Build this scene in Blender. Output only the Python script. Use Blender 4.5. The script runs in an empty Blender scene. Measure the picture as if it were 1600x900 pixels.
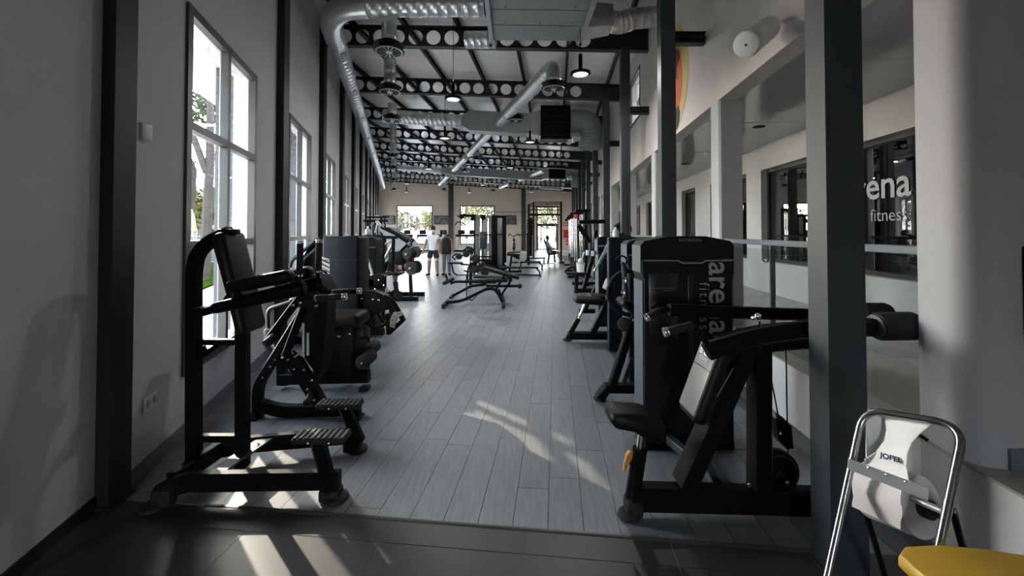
import bpy, bmesh, math, random
from mathutils import Vector as V, Matrix

random.seed(7)
SC = bpy.context.scene
COL = SC.collection
R = math.radians

# ------------------------------------------------------------------ camera, world, sun, exposure
FPX, PY0, PITCH, CAMH = 640.0, 351.0, R(1.0), 1.58
cam_data = bpy.data.cameras.new('camera'); cam = bpy.data.objects.new('camera', cam_data); COL.objects.link(cam)
cam.location = (0, 0, CAMH); cam.rotation_euler = (R(90) + PITCH, 0, 0)
cam_data.sensor_width = 36; cam_data.lens = 36 * FPX / 1600; cam_data.shift_y = -(450 - PY0) / 1600
cam_data.clip_start = 0.05; cam_data.clip_end = 400
SC.camera = cam

world = bpy.data.worlds.new('world'); SC.world = world; world.use_nodes = True
wn = world.node_tree; wn.nodes.clear()
sky = wn.nodes.new('ShaderNodeTexSky'); sky.sky_type = 'NISHITA'; sky.sun_disc = False
sky.sun_elevation = R(24); sky.sun_rotation = R(-45); sky.dust_density = 1.2; sky.air_density = 1.0; sky.ozone_density = 1.0
desat = wn.nodes.new('ShaderNodeHueSaturation'); desat.inputs['Saturation'].default_value = 0.45
bg = wn.nodes.new('ShaderNodeBackground'); bg.inputs['Strength'].default_value = 1.0
wo = wn.nodes.new('ShaderNodeOutputWorld')
wn.links.new(sky.outputs[0], desat.inputs['Color']); wn.links.new(desat.outputs[0], bg.inputs['Color']); wn.links.new(bg.outputs[0], wo.inputs[0])

sun_data = bpy.data.lights.new('sun', 'SUN'); sun = bpy.data.objects.new('sun', sun_data); COL.objects.link(sun)
sun_data.energy = 3.2; sun_data.color = (1.0, 0.86, 0.70); sun_data.angle = R(0.6)
SUN_DIR = V((0.665, -0.640, -0.42)).normalized()      # the way the light travels
sun.rotation_euler = SUN_DIR.to_track_quat('-Z', 'Y').to_euler()
sun.location = (-20, 25, 15)

SC.view_settings.view_transform = 'Standard'; SC.view_settings.look = 'None'
SC.view_settings.gamma = 1.0; SC.view_settings.use_curve_mapping = False
SC.view_settings.exposure = 1.85
SC.cycles.max_bounces = 9; SC.cycles.diffuse_bounces = 6; SC.cycles.glossy_bounces = 4
SC.cycles.transparent_max_bounces = 12; SC.cycles.sample_clamp_indirect = 6.0
SC.cycles.use_denoising = True; SC.cycles.caustics_reflective = False; SC.cycles.caustics_refractive = False

# ------------------------------------------------------------------ measured plan of the hall (metres, y = depth)
def ray(px, py):
    cx, cy = (px - 800) / FPX, (PY0 - py) / FPX
    return V((cx, math.cos(PITCH) - cy * math.sin(PITCH), math.sin(PITCH) + cy * math.cos(PITCH)))
def P(px, py, y):                      # the point of a sight line at depth y
    d = ray(px, py); t = y / d.y
    return V((d.x * t, y, CAMH + d.z * t))
def F(px, py, h=0.0):                  # the point of a sight line at height h
    d = ray(px, py); t = (h - CAMH) / d.z
    return V((d.x * t, d.y * t, h))
def LX(y): return -1.64 - 0.278 * y    # left wall
def RX(y): return 1.80 + 0.106 * y     # right wall above, kerb below
def CX(y): return 3.52 + 0.106 * y     # corridor wall
def KX(y): return 1.257 + 0.106 * y    # right steel columns
def NX(y): return -1.79 - 0.25 * y     # left wall of the entrance
def ZB(x): return 5.22 - 0.06 * x      # underside of the beams
def ZC(x): return ZB(x) + 0.56         # underside of the roof sheet
FARY = 35.0
RAISED = 0.57
PITCHY = 2.93
U = V((1, -0.106, 0)).normalized(); W = V((0.106, 1, 0)).normalized()
TH0 = F(800, 826)

# ------------------------------------------------------------------ materials
MATS = {}
def mat(name, col, rough=0.5, metal=0.0, bump=0.0, bscale=40.0, var=0.0, vscale=6.0, spec=0.5, stretch=(1, 1, 1), coat=0.0, emit=None, objvar=0.0):
    if name in MATS: return MATS[name]
    m = bpy.data.materials.new(name); m.use_nodes = True; nt = m.node_tree; N = nt.nodes; L = nt.links
    b = N['Principled BSDF']
    b.inputs['Base Color'].default_value = (*col, 1); b.inputs['Roughness'].default_value = rough
    b.inputs['Metallic'].default_value = metal; b.inputs['Specular IOR Level'].default_value = spec
    b.inputs['Coat Weight'].default_value = coat
    if emit: b.inputs['Emission Color'].default_value = (*emit[0], 1); b.inputs['Emission Strength'].default_value = emit[1]
    tc = N.new('ShaderNodeTexCoord'); mp = N.new('ShaderNodeMapping'); mp.inputs['Scale'].default_value = stretch
    L.new(tc.outputs['Object'], mp.inputs['Vector'])
    if var > 0 or objvar > 0:
        n = N.new('ShaderNodeTexNoise'); n.inputs['Scale'].default_value = vscale; n.inputs['Detail'].default_value = 6
        L.new(mp.outputs[0], n.inputs['Vector'])
        mr = N.new('ShaderNodeMapRange'); mr.inputs['From Min'].default_value = 0.25; mr.inputs['From Max'].default_value = 0.75
        mr.inputs['To Min'].default_value = 1 - var; mr.inputs['To Max'].default_value = 1 + var
        L.new(n.outputs['Fac'], mr.inputs['Value'])
        out = mr.outputs[0]
        if objvar > 0:
            oi = N.new('ShaderNodeObjectInfo'); m2 = N.new('ShaderNodeMapRange')
            m2.inputs['To Min'].default_value = 1 - objvar; m2.inputs['To Max'].default_value = 1 + objvar
            L.new(oi.outputs['Random'], m2.inputs['Value'])
            mu = N.new('ShaderNodeMath'); mu.operation = 'MULTIPLY'; L.new(out, mu.inputs[0]); L.new(m2.outputs[0], mu.inputs[1]); out = mu.outputs[0]
        vm = N.new('ShaderNodeVectorMath'); vm.operation = 'SCALE'; vm.inputs[0].default_value = col
        L.new(out, vm.inputs['Scale']); L.new(vm.outputs[0], b.inputs['Base Color'])
    if bump > 0:
        n = N.new('ShaderNodeTexNoise'); n.inputs['Scale'].default_value = bscale; n.inputs['Detail'].default_value = 4
        L.new(mp.outputs[0], n.inputs['Vector'])
        bp = N.new('ShaderNodeBump'); bp.inputs['Strength'].default_value = bump; bp.inputs['Distance'].default_value = 0.01
        L.new(n.outputs['Fac'], bp.inputs['Height']); L.new(bp.outputs[0], b.inputs['Normal'])
    MATS[name] = m; return m
def glass(name, tint=(1, 1, 1), refl=0.08, rough=0.0):
    if name in MATS: return MATS[name]
    m = bpy.data.materials.new(name); m.use_nodes = True; nt = m.node_tree; N = nt.nodes; L = nt.links; N.clear()
    o = N.new('ShaderNodeOutputMaterial'); t = N.new('ShaderNodeBsdfTransparent'); t.inputs[0].default_value = (*tint, 1)
    g = N.new('ShaderNodeBsdfGlossy'); g.inputs['Roughness'].default_value = rough
    lw = N.new('ShaderNodeLayerWeight'); pw_ = N.new('ShaderNodeMath'); pw_.operation = 'POWER'; pw_.inputs[1].default_value = 5
    ad = N.new('ShaderNodeMath'); ad.operation = 'MULTIPLY_ADD'; ad.inputs[1].default_value = 0.6; ad.inputs[2].default_value = refl + 0.02; ad.use_clamp = True
    mx = N.new('ShaderNodeMixShader')
    L.new(lw.outputs['Facing'], pw_.inputs[0]); L.new(pw_.outputs[0], ad.inputs[0])
    L.new(ad.outputs[0], mx.inputs[0]); L.new(t.outputs[0], mx.inputs[1]); L.new(g.outputs[0], mx.inputs[2]); L.new(mx.outputs[0], o.inputs[0])
    MATS[name] = m; return m

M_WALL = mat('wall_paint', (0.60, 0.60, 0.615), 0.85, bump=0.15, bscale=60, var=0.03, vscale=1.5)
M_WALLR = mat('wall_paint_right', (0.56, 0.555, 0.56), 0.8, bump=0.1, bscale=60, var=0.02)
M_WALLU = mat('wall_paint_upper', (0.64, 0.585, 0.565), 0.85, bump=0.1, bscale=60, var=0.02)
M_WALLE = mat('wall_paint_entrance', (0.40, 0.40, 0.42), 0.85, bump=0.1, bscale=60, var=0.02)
M_CREAM = mat('wall_cream', (0.70, 0.61, 0.52), 0.85, bump=0.1, var=0.03)
M_STEEL = mat('painted_steel', (0.009, 0.010, 0.012), 0.5, bump=0.06, bscale=25, var=0.15)
M_STEELR = mat('painted_steel_grey', (0.030, 0.038, 0.045), 0.5, bump=0.05, bscale=25, var=0.1)
M_BASE = mat('baseboard_grey', (0.16, 0.17, 0.19), 0.5, var=0.08)
M_BLACKB = mat('baseboard_black', (0.01, 0.01, 0.012), 0.45)
M_FRAME = mat('window_frame_brown', (0.045, 0.042, 0.042), 0.4)
M_PLANK = mat('vinyl_plank', (0.190, 0.200, 0.214), 0.36, bump=0.10, bscale=90, var=0.22, vscale=5, stretch=(9, 0.9, 1), objvar=0.10)
M_TILE = mat('floor_tile_dark', (0.026, 0.028, 0.031), 0.42, bump=0.05, bscale=12, var=0.25, vscale=2.5, objvar=0.08)
M_GROUT = mat('grout', (0.32, 0.32, 0.32), 0.8)
M_JOINT = mat('plank_joint', (0.06, 0.06, 0.065), 0.8)
M_TILE2 = mat('corridor_tile', (0.36, 0.335, 0.30), 0.2, bump=0.03, var=0.2, vscale=2)
M_ROOF = mat('roof_sheet', (0.88, 0.87, 0.84), 0.30, metal=0.03, bump=0.05, bscale=3, var=0.05, vscale=0.6)
M_CEIL = mat('corridor_ceiling', (0.42, 0.42, 0.42), 0.12, var=0.03, spec=0.6)
M_GALV = mat('galvanised_steel', (0.64, 0.66, 0.67), 0.33, metal=0.85, bump=0.04, bscale=8, var=0.12, vscale=4)
M_GALVF = mat('galvanised_sheet', (0.34, 0.37, 0.37), 0.5, metal=0.5, bump=0.03, bscale=8, var=0.08, vscale=3)
M_BLACK = mat('black_powder_coat', (0.005, 0.0055, 0.006), 0.46, bump=0.03, bscale=120, spec=0.10)
M_SHROUD = mat('shroud_charcoal', (0.009, 0.011, 0.014), 0.55, bump=0.04, bscale=160, spec=.15)
M_SHROUDE = mat('shroud_edge', (0.060, 0.080, 0.10), 0.45)
M_VINYL = mat('black_vinyl', (0.007, 0.0065, 0.006), 0.46, bump=0.08, bscale=220, spec=0.2)
M_VINYLG = mat('grey_vinyl', (0.15, 0.15, 0.15), 0.42, bump=0.1, bscale=220)
M_FOAM = mat('black_foam', (0.008, 0.008, 0.008), 0.8, bump=0.1, bscale=200)
M_CHROME = mat('chrome', (0.85, 0.85, 0.86), 0.12, metal=1.0)
M_SILVER = mat('silver_paint', (0.45, 0.46, 0.48), 0.35, metal=0.4)
M_RUBBER = mat('rubber', (0.008, 0.008, 0.008), 0.75)
M_LINE = mat('light_grey_print', (0.40, 0.41, 0.43), 0.5)
M_ORANGE = mat('orange_plastic', (0.55, 0.26, 0.05), 0.4)
M_YELLOW = mat('yellow_plastic', (0.55, 0.33, 0.025), 0.45, bump=0.04, bscale=90)
M_WHITE = mat('white_enamel', (0.75, 0.75, 0.76), 0.4)
M_PAPER = mat('paper', (0.74, 0.72, 0.75), 0.9, bump=0.2, bscale=150)
M_RED = mat('red_paint', (0.60, 0.02, 0.02), 0.45)
M_BEIGE = mat('beige_plastic', (0.42, 0.37, 0.30), 0.5)
M_GLASS = glass('window_glass', (0.97, 0.985, 0.98), 0.02)
M_GLASSR = glass('railing_glass', (0.95, 0.975, 0.965), 0.04)
M_GLASSD = glass('dark_window_glass', (0.45, 0.46, 0.47), 0.22)
M_PRINT = mat('dark_print', (0.02, 0.035, 0.09), 0.5)
M_LAMP = mat('lamp_diffuser', (0.8, 0.8, 0.8), 0.4, emit=((1, 0.98, 0.95), 0.2))
M_PAVE = mat('terrace_paving', (0.50, 0.48, 0.45), 0.8, bump=0.2, bscale=6, var=0.1)
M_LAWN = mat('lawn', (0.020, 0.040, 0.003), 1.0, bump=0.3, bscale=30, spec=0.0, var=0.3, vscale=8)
M_FINDARK = mat('fin_darkened', (0.055, 0.06, 0.075), 0.7, bump=.3, bscale=5, var=.25, vscale=3)  # window fins darkened in colour so the panes look shaded and show reflections
M_BARK = mat('bark', (0.05, 0.04, 0.034), 0.9, bump=0.8, bscale=12, var=0.3)
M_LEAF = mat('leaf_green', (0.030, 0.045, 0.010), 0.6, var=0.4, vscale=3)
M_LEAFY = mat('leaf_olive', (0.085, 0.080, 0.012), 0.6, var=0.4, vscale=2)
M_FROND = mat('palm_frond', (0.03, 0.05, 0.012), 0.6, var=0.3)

# ------------------------------------------------------------------ mesh builder
def vv(p): return V(p)
class B:
    def __init__(s): s.v = []; s.f = []; s.mi = []; s.m = 0; s.ch = []
    def add(s, vs, fs):
        s.ch.append((len(s.v), len(s.f)))
        o = len(s.v); s.v += [tuple(p) for p in vs]; s.f += [tuple(i + o for i in f) for f in fs]; s.mi += [s.m] * len(fs); return s
    def box(s, c, d, rz=0.0):
        c = V(c); d = V(d) / 2; M = Matrix.Rotation(rz, 3, 'Z')
        vs = [c + M @ V((x * d.x, y * d.y, z * d.z)) for x in (-1, 1) for y in (-1, 1) for z in (-1, 1)]
        return s.add(vs, [(0, 1, 3, 2), (4, 6, 7, 5), (0, 4, 5, 1), (2, 3, 7, 6), (0, 2, 6, 4), (1, 5, 7, 3)])
    def bb(s, x0, x1, y0, y1, z0, z1): return s.box(((x0 + x1) / 2, (y0 + y1) / 2, (z0 + z1) / 2), (x1 - x0, y1 - y0, z1 - z0))
    def prism(s, pts, off):            # polygon (3-D points) pushed along off
        off = V(off); n = len(pts); pts = [V(p) for p in pts]
        nn = sum(((pts[i] - pts[0]).cross(pts[(i + 1) % n] - pts[0]) for i in range(1, n)), V())
        if nn.dot(off) > 0: pts = pts[::-1]
        vs = pts + [p + off for p in pts]
        return s.add(vs, [tuple(range(n)), tuple(range(2 * n - 1, n - 1, -1))] + [(i, n + i, n + (i + 1) % n, (i + 1) % n) for i in range(n)])
    def rbox(s, c, d, r=0.02, M=None, seg=2):
        bm = bmesh.new(); bmesh.ops.create_cube(bm, size=1.0)
        for v in bm.verts: v.co = V((v.co.x * d[0], v.co.y * d[1], v.co.z * d[2]))
        bmesh.ops.bevel(bm, geom=list(bm.edges), offset=min(r, min(d) * 0.49), segments=seg, affect='EDGES', profile=0.5)
        M = M or Matrix.Identity(3); c = V(c); bm.verts.index_update()
        s.add([c + M @ v.co for v in bm.verts], [tuple(v.index for v in f.verts) for f in bm.faces]); bm.free(); return s
    def pad(s, p, q, w, t, up=(0, 0, 1), r=0.03, seg=3):   # cushion from p to q, w across, t thick along up
        p, q = V(p), V(q); x = (q - p).normalized(); z = V(up); z = (z - x * z.dot(x)).normalized(); y = z.cross(x)
        return s.rbox((p + q) / 2, ((q - p).length, w, t), r, Matrix((x, y, z)).transposed(), seg)
    def sweep(s, pts, sec, up=(0, 0, 1), closed=False, scale=None):
        pts = [V(p) for p in pts]; up = V(up); n = len(pts); m = len(sec); vs = []
        for i, p in enumerate(pts):
            if closed: t = pts[(i + 1) % n] - pts[i - 1]
            elif i == 0: t = pts[1] - p
            elif i == n - 1: t = p - pts[i - 1]
            else: t = (pts[i + 1] - p).normalized() + (p - pts[i - 1]).normalized()
            t.normalize(); a = up.cross(t)
            if a.length < 1e-4: a = V((1, 0, 0)).cross(t)
            a.normalize(); b = t.cross(a); k = 1.0 if scale is None else scale[i]
            mit = 1.0
            if not closed and 0 < i < n - 1:
                c = (pts[i + 1] - p).normalized().dot((p - pts[i - 1]).normalized()); mit = min(1.4, 1 / max(0.35, math.sqrt(max(0, (1 + c) / 2))))
            for (u, v) in sec: vs.append(p + a * u * k + b * v * k * mit)
        fs = []
        for i in range(n if closed else n - 1):
            for j in range(m):
                a0 = i * m + j; b0 = i * m + (j + 1) % m; c0 = ((i + 1) % n) * m + (j + 1) % m; d0 = ((i + 1) % n) * m + j
                fs.append((a0, b0, c0, d0))
        if not closed: fs += [tuple(range(m - 1, -1, -1)), tuple((n - 1) * m + j for j in range(m))]
        return s.add(vs, fs)
    def bar(s, pts, w, h, up=(0, 0, 1), c=0.12):          # rectangular tube: w across, h along up
        k = min(w, h) * c; a, b = w / 2, h / 2
        sec = [(-a + k, -b), (a - k, -b), (a, -b + k), (a, b - k), (a - k, b), (-a + k, b), (-a, b - k), (-a, -b + k)]
        return s.sweep(pts, sec, up)
    def tube(s, pts, r, n=10, closed=False):
        pts = [V(p) for p in pts]; N = len(pts); rr = r if isinstance(r, (list, tuple)) else [r] * N
        vs = []; prev = None
        for i, p in enumerate(pts):
            if closed: t = pts[(i + 1) % N] - pts[i - 1]
            elif i == 0: t = pts[1] - p
            elif i == N - 1: t = p - pts[i - 1]
            else: t = (pts[i + 1] - p).normalized() + (p - pts[i - 1]).normalized()
            if t.length < 1e-9: t = V((0, 0, 1))
            t.normalize()
            if prev is None:
                a = V((0, 0, 1)).cross(t)
                if a.length < 0.1: a = V((1, 0, 0)).cross(t)
            else: a = prev - t * prev.dot(t)
            a.normalize(); prev = a; b = t.cross(a)
            for j in range(n):
                an = 2 * math.pi * j / n; vs.append(p + (a * math.cos(an) + b * math.sin(an)) * rr[i])
        fs = []
        for i in range(N if closed else N - 1):
            for j in range(n):
                fs.append((i * n + j, i * n + (j + 1) % n, ((i + 1) % N) * n + (j + 1) % n, ((i + 1) % N) * n + j))
        if not closed: fs += [tuple(range(n - 1, -1, -1)), tuple((N - 1) * n + j for j in range(n))]
        return s.add(vs, fs)
    def cyl(s, p, q, r, n=16, r2=None):
        return s.tube([p, q], [r, r if r2 is None else r2], n)
    def rcyl(s, p, q, r, n=16, b=0.01):                   # cylinder with rounded rims
        p, q = V(p), V(q); d = (q - p).normalized()
        return s.tube([p, p + d * b * 0.3, p + d * b, q - d * b, q - d * b * 0.3, q], [r - b, r - b * 0.3, r, r, r - b * 0.3, r - b], n)
    def lathe(s, prof, o, axis=(0, 0, 1), n=20):
        o = V(o); ax = V(axis).normalized()
        return s.tube([o + ax * (z + i * 1e-5) for i, (r, z) in enumerate(prof)], [r for r, z in prof], n)
    def ring(s, c, axis, R0, r, n=28, m=8, a0=0, a1=360):
        c = V(c); ax = V(axis).normalized(); a = ax.orthogonal().normalized(); b = ax.cross(a)
        full = abs(a1 - a0) >= 360
        k = n if full else n + 1
        pts = [c + (a * math.cos(R(a0 + (a1 - a0) * i / n)) + b * math.sin(R(a0 + (a1 - a0) * i / n))) * R0 for i in range(k)]
        return s.tube(pts, r, m, closed=full)
    def ball(s, c, r, n=12, sc=(1, 1, 1)):
        c = V(c); vs = [c + V((0, 0, r * sc[2]))]; k = n // 2
        for i in range(1, k):
            th = math.pi * i / k
            for j in range(n):
                ph = 2 * math.pi * j / n
                vs.append(c + V((r * sc[0] * math.sin(th) * math.cos(ph), r * sc[1] * math.sin(th) * math.sin(ph), r * sc[2] * math.cos(th))))
        vs.append(c - V((0, 0, r * sc[2]))); L_ = len(vs) - 1
        fs = [(0, 1 + j, 1 + (j + 1) % n) for j in range(n)]
        for i in range(k - 2):
            for j in range(n):
                a = 1 + i * n + j; b = 1 + i * n + (j + 1) % n; fs.append((a, a + n, b + n, b))
        a = 1 + (k - 2) * n
        fs += [(L_, a + (j + 1) % n, a + j) for j in range(n)]
        return s.add(vs, fs)
def fillet(pts, rad, k=6):
    pts = [V(p) for p in pts]; out = [pts[0]]
    for i in range(1, len(pts) - 1):
        a = (pts[i - 1] - pts[i]); b = (pts[i + 1] - pts[i]); r = min(rad, a.length * 0.48, b.length * 0.48)
        p0 = pts[i] + a.normalized() * r; p1 = pts[i] + b.normalized() * r
        for j in range(k + 1):
            t = j / k; out.append(p0 * (1 - t) ** 2 + pts[i] * 2 * t * (1 - t) + p1 * t * t)
    out.append(pts[-1]); return out

def tag(o, label=None, cat=None, group=None, kind=None):
    if label: o['label'] = label
    if cat: o['category'] = cat
    if group: o['group'] = group
    if kind: o['kind'] = kind
    return o
def thing(name, label, cat, loc=(0, 0, 0), rz=0.0, group=None):
    o = bpy.data.objects.new(name, None); COL.objects.link(o); o.location = loc; o.rotation_euler = (0, 0, rz)
    o.empty_display_size = 0.1
    o['base'] = [float(x) for x in loc]
    return tag(o, label, cat, group)
def base_of(o):
    while o is not None:
        if 'base' in o.keys(): return V(o['base'])
        o = o.parent
    return V((0, 0, 0))
SPLIT = set('bolt screw tread_ridge slot socket_hole guide_rod louvre chrome_knob round_pad pulley pull_up_bar strap step foot_cap wheel glass_clamp side_knob stiffener_plate grip steel_rod sector_hole label_mark shelf_bar stack_plate printed_line lever_pivot pad_bracket chrome_ring pin_hole pivot_cap cross_foot slanted_stripe gusset cable overhead_arm pull_bar cross_bar hub'.split())
def obj(name, b, m, parent=None, label=None, kind=None, sharp=38, world=True):
    if name in SPLIT and len(b.ch) > 1:
        ends = b.ch[1:] + [(len(b.v), len(b.f))]; first = None
        for (v0, f0), (v1, f1) in zip(b.ch, ends):
            c = B(); c.v = b.v[v0:v1]; c.f = [tuple(i - v0 for i in f) for f in b.f[f0:f1]]; c.mi = b.mi[f0:f1]; c.ch = [(0, 0)]
            o = obj(name, c, m, parent, label, kind, sharp, world); first = first or o
        return first
    off = base_of(parent) if (parent is not None and world) else V((0, 0, 0))
    me = bpy.data.meshes.new(name); me.from_pydata([(x - off.x, y - off.y, z - off.z) for x, y, z in b.v], [], b.f)
    for mm in (m if isinstance(m, (list, tuple)) else [m]): me.materials.append(mm)
    if isinstance(m, (list, tuple)):
        for p, i in zip(me.polygons, b.mi): p.material_index = i
    me.polygons.foreach_set('use_smooth', [True] * len(me.polygons)); me.update()
    me.set_sharp_from_angle(angle=R(sharp))
    o = bpy.data.objects.new(name, me); COL.objects.link(o)
    if parent is not None: o.parent = parent
    if label: o['label'] = label
    if kind: o['kind'] = kind
    return o
def solo(name, b, m, label, cat, group=None, kind=None):
    c = V((0, 0, 0)); xs = [v[0] for v in b.v]; ys = [v[1] for v in b.v]; zs = [v[2] for v in b.v]
    c = V(((min(xs) + max(xs)) / 2, (min(ys) + max(ys)) / 2, min(zs)))
    b.v = [(x - c.x, y - c.y, z - c.z) for x, y, z in b.v]
    o = obj(name, b, m); o.location = c; return tag(o, label, cat, group, kind)
def struct(name, b, m, parent=None, **k):
    o = obj(name, b, m, parent, **k)
    if parent is None: o['kind'] = 'structure'
    return o
def dup(root, loc, rz, label=None, group=None, sx=1.0, scale=None):
    r = root.copy(); COL.objects.link(r); r.location = loc; r.rotation_euler = (0, 0, rz); r['base'] = [float(x) for x in loc]
    if scale: r.scale = scale
    if label: r['label'] = label
    if group: r['group'] = group
    for ch in list(root.children):
        c = ch.copy(); COL.objects.link(c); c.parent = r
        for g in list(ch.children):
            d = g.copy(); COL.objects.link(d); d.parent = c
    return r
def text(name, s, size, M, m, parent, label=None, bold=0.0, ext=0.0008, space=1.0):
    cu = bpy.data.curves.new(name, 'FONT'); cu.body = s; cu.size = size; cu.extrude = ext; cu.offset = bold; cu.space_character = space
    cu.align_x = 'CENTER'; cu.align_y = 'CENTER'; cu.resolution_u = 3
    t = bpy.data.objects.new(name, cu); COL.objects.link(t)
    dg = bpy.context.evaluated_depsgraph_get(); me = bpy.data.meshes.new_from_object(t.evaluated_get(dg))
    bpy.data.objects.remove(t)
    off = base_of(parent) if parent is not None else V((0, 0, 0))
    me.transform(Matrix.Translation(-off) @ M); me.materials.clear(); me.materials.append(m)
    o = bpy.data.objects.new(name, me); COL.objects.link(o)
    if parent is not None: o.parent = parent
    if label: o['label'] = label
    return o
def frame_m(o, x, y):                    # text frame: x = reading direction, y = letter up
    x = V(x).normalized(); y = V(y); y = (y - x * y.dot(x)).normalized(); z = x.cross(y)
    M = Matrix((x, y, z)).transposed().to_4x4(); M.translation = V(o); return M
ORD = ['first', 'second', 'third', 'fourth', 'fifth', 'sixth', 'seventh', 'eighth', 'ninth', 'tenth', 'eleventh', 'twelfth', 'thirteenth', 'fourteenth', 'fifteenth']
def clip(poly, a, n):                    # keep the side where (p-a).n >= 0
    out = []
    for i in range(len(poly)):
        p, q = poly[i], poly[(i + 1) % len(poly)]; dp, dq = (p - a).dot(n), (q - a).dot(n)
        if dp >= 0: out.append(p)
        if dp * dq < 0: out.append(p + (q - p) * (dp / (dp - dq)))
    return out
# ================================================================== STRUCTURE
def wall_strip(fx, th, y0, y1, z0, z1, openings, zt=None):
    """wall along y at x=fx(y), thickness th towards +x, openings (ya, yb, za, zb)"""
    b = B()
    def seg(ya, yb, za, zb, k=0):
        if yb - ya < 1e-3 or zb - za < 1e-3: return
        b.prism([(fx(ya), ya, za), (fx(yb), yb, za), (fx(yb) + th, yb, za), (fx(ya) + th, ya, za)], (0, 0, zb - za))
    y = y0
    for (ya, yb, za, zb) in sorted(openings):
        seg(y, ya, z0, z1); seg(ya, yb, z0, za); seg(ya, yb, zb, z1); y = yb
    seg(y, y1, z0, z1); return b

# ---- gym floor: slab, planks, threshold, entrance tiles
b = B(); b.prism([(NX(-5) - .3, -5, -0.02), (9, -5, -0.02), (9, 35.3, -0.02), (LX(35.3) - .3, 35.3, -0.02)], (0, 0, -0.2))
flr = struct('floor', b, M_JOINT)
def region(poly):
    e = 0.002
    for a, n in ((V((LX(0), 0, 0)), V((1, 0.278, 0))), (V((RX(0), 0, 0)), V((-1, 0.106, 0))), (TH0, W), (V((0, FARY, 0)), V((0, -1, 0)))):
        poly = clip(poly, a, n)
        if len(poly) < 3: return None
    return poly
planks = []
pw, pl, gap = 0.19, 1.25, 0.0016
for i in range(-75, 30):
    o0 = random.random() * pl
    for j in range(-1, 29):
        u0, v0 = i * pw, j * pl + o0
        q = [TH0 + U * (u0 + a) + W * (v0 + c) for a, c in ((gap, gap), (pw - gap, gap), (pw - gap, pl - gap), (gap, pl - gap))]
        q = region(q)
        if q:
            c = sum(q, V()) / len(q); area = abs(sum(((q[k].x * q[(k + 1) % len(q)].y - q[(k + 1) % len(q)].x * q[k].y) for k in range(len(q)))) / 2)
            px = 800 + 640 * c.x / c.y
            if area > 0.004: planks.append((area / c.y ** 3 * (1 if -50 < px < 1650 else 0.001), q))
planks.sort(key=lambda t: -t[0])
rest = B()
for k, (a, q) in enumerate(planks):
    q = [V((p.x, p.y, -0.012)) for p in q]
    if k < 290:
        b = B(); b.prism(q, (0, 0, 0.012)); obj('plank', b, M_PLANK, flr)
    else: rest.prism(q, (0, 0, 0.012))
obj('planks_beyond', rest, M_PLANK, flr, kind='stuff')
b = B(); b.prism([TH0 + U * -4 - W * 1 - V((0, 0, 0.015)), TH0 + U * 3 - W * 1 - V((0, 0, 0.015)), TH0 + U * 3 - V((0, 0, 0.015)), TH0 + U * -4 - V((0, 0, 0.015))], (0, 0, -0.004))
b = B(); tl = 0.735
grout = B(); grout.prism([(-3.2, -4.5, -0.016), (2.3, -4.5, -0.016), (2.3, 3, -0.016), (-3.2, 3, -0.016)], (0, 0, 0.0125))
g2 = [V((-3.2, -4.5, 0)), V((2.3, -4.5, 0)), V((2.3, 3, 0)), V((-3.2, 3, 0))]
g2 = clip(g2, TH0, -W); grout = B(); grout.prism([V((p.x, p.y, -0.018)) for p in g2], (0, 0, 0.0155))
obj('grout', grout, M_GROUT, flr)
for i in range(-5, 3):
    for j in range(0, 10):
        g = 0.0022; u0 = i * tl + 0.075; v1 = -0.165 - (j - 1) * tl
        q = [TH0 + U * (u0 + a) + W * (v1 - tl + c) for a, c in ((g, g), (tl - g, g), (tl - g, tl - g), (g, tl - g))]
        q = clip(q, TH0 - W * 0.012, -W)
        if len(q) > 2: q = clip(q, V((NX(0), 0, 0)), V((1, 0.25, 0)))
        if len(q) > 2: q = clip(q, V((RX(0), 0, 0)), V((-1, 0.106, 0)))
        if len(q) > 2 and min(p.y for p in q) > -4.4:
            b = B(); b.prism([V((p.x, p.y, -0.012)) for p in q], (0, 0, 0.012)); obj('tile', b, M_TILE, flr)
b = B(); a0, a1 = TH0 - U * 1.78, TH0 + U * 2.1
b.sweep([a0, a1], [(-0.012, 0), (0.018, 0), (0.014, 0.004), (-0.006, 0.004)])
struct('trim_1', b, mat('threshold_metal', (0.10, 0.10, 0.10), 0.4, metal=0.6))

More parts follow.
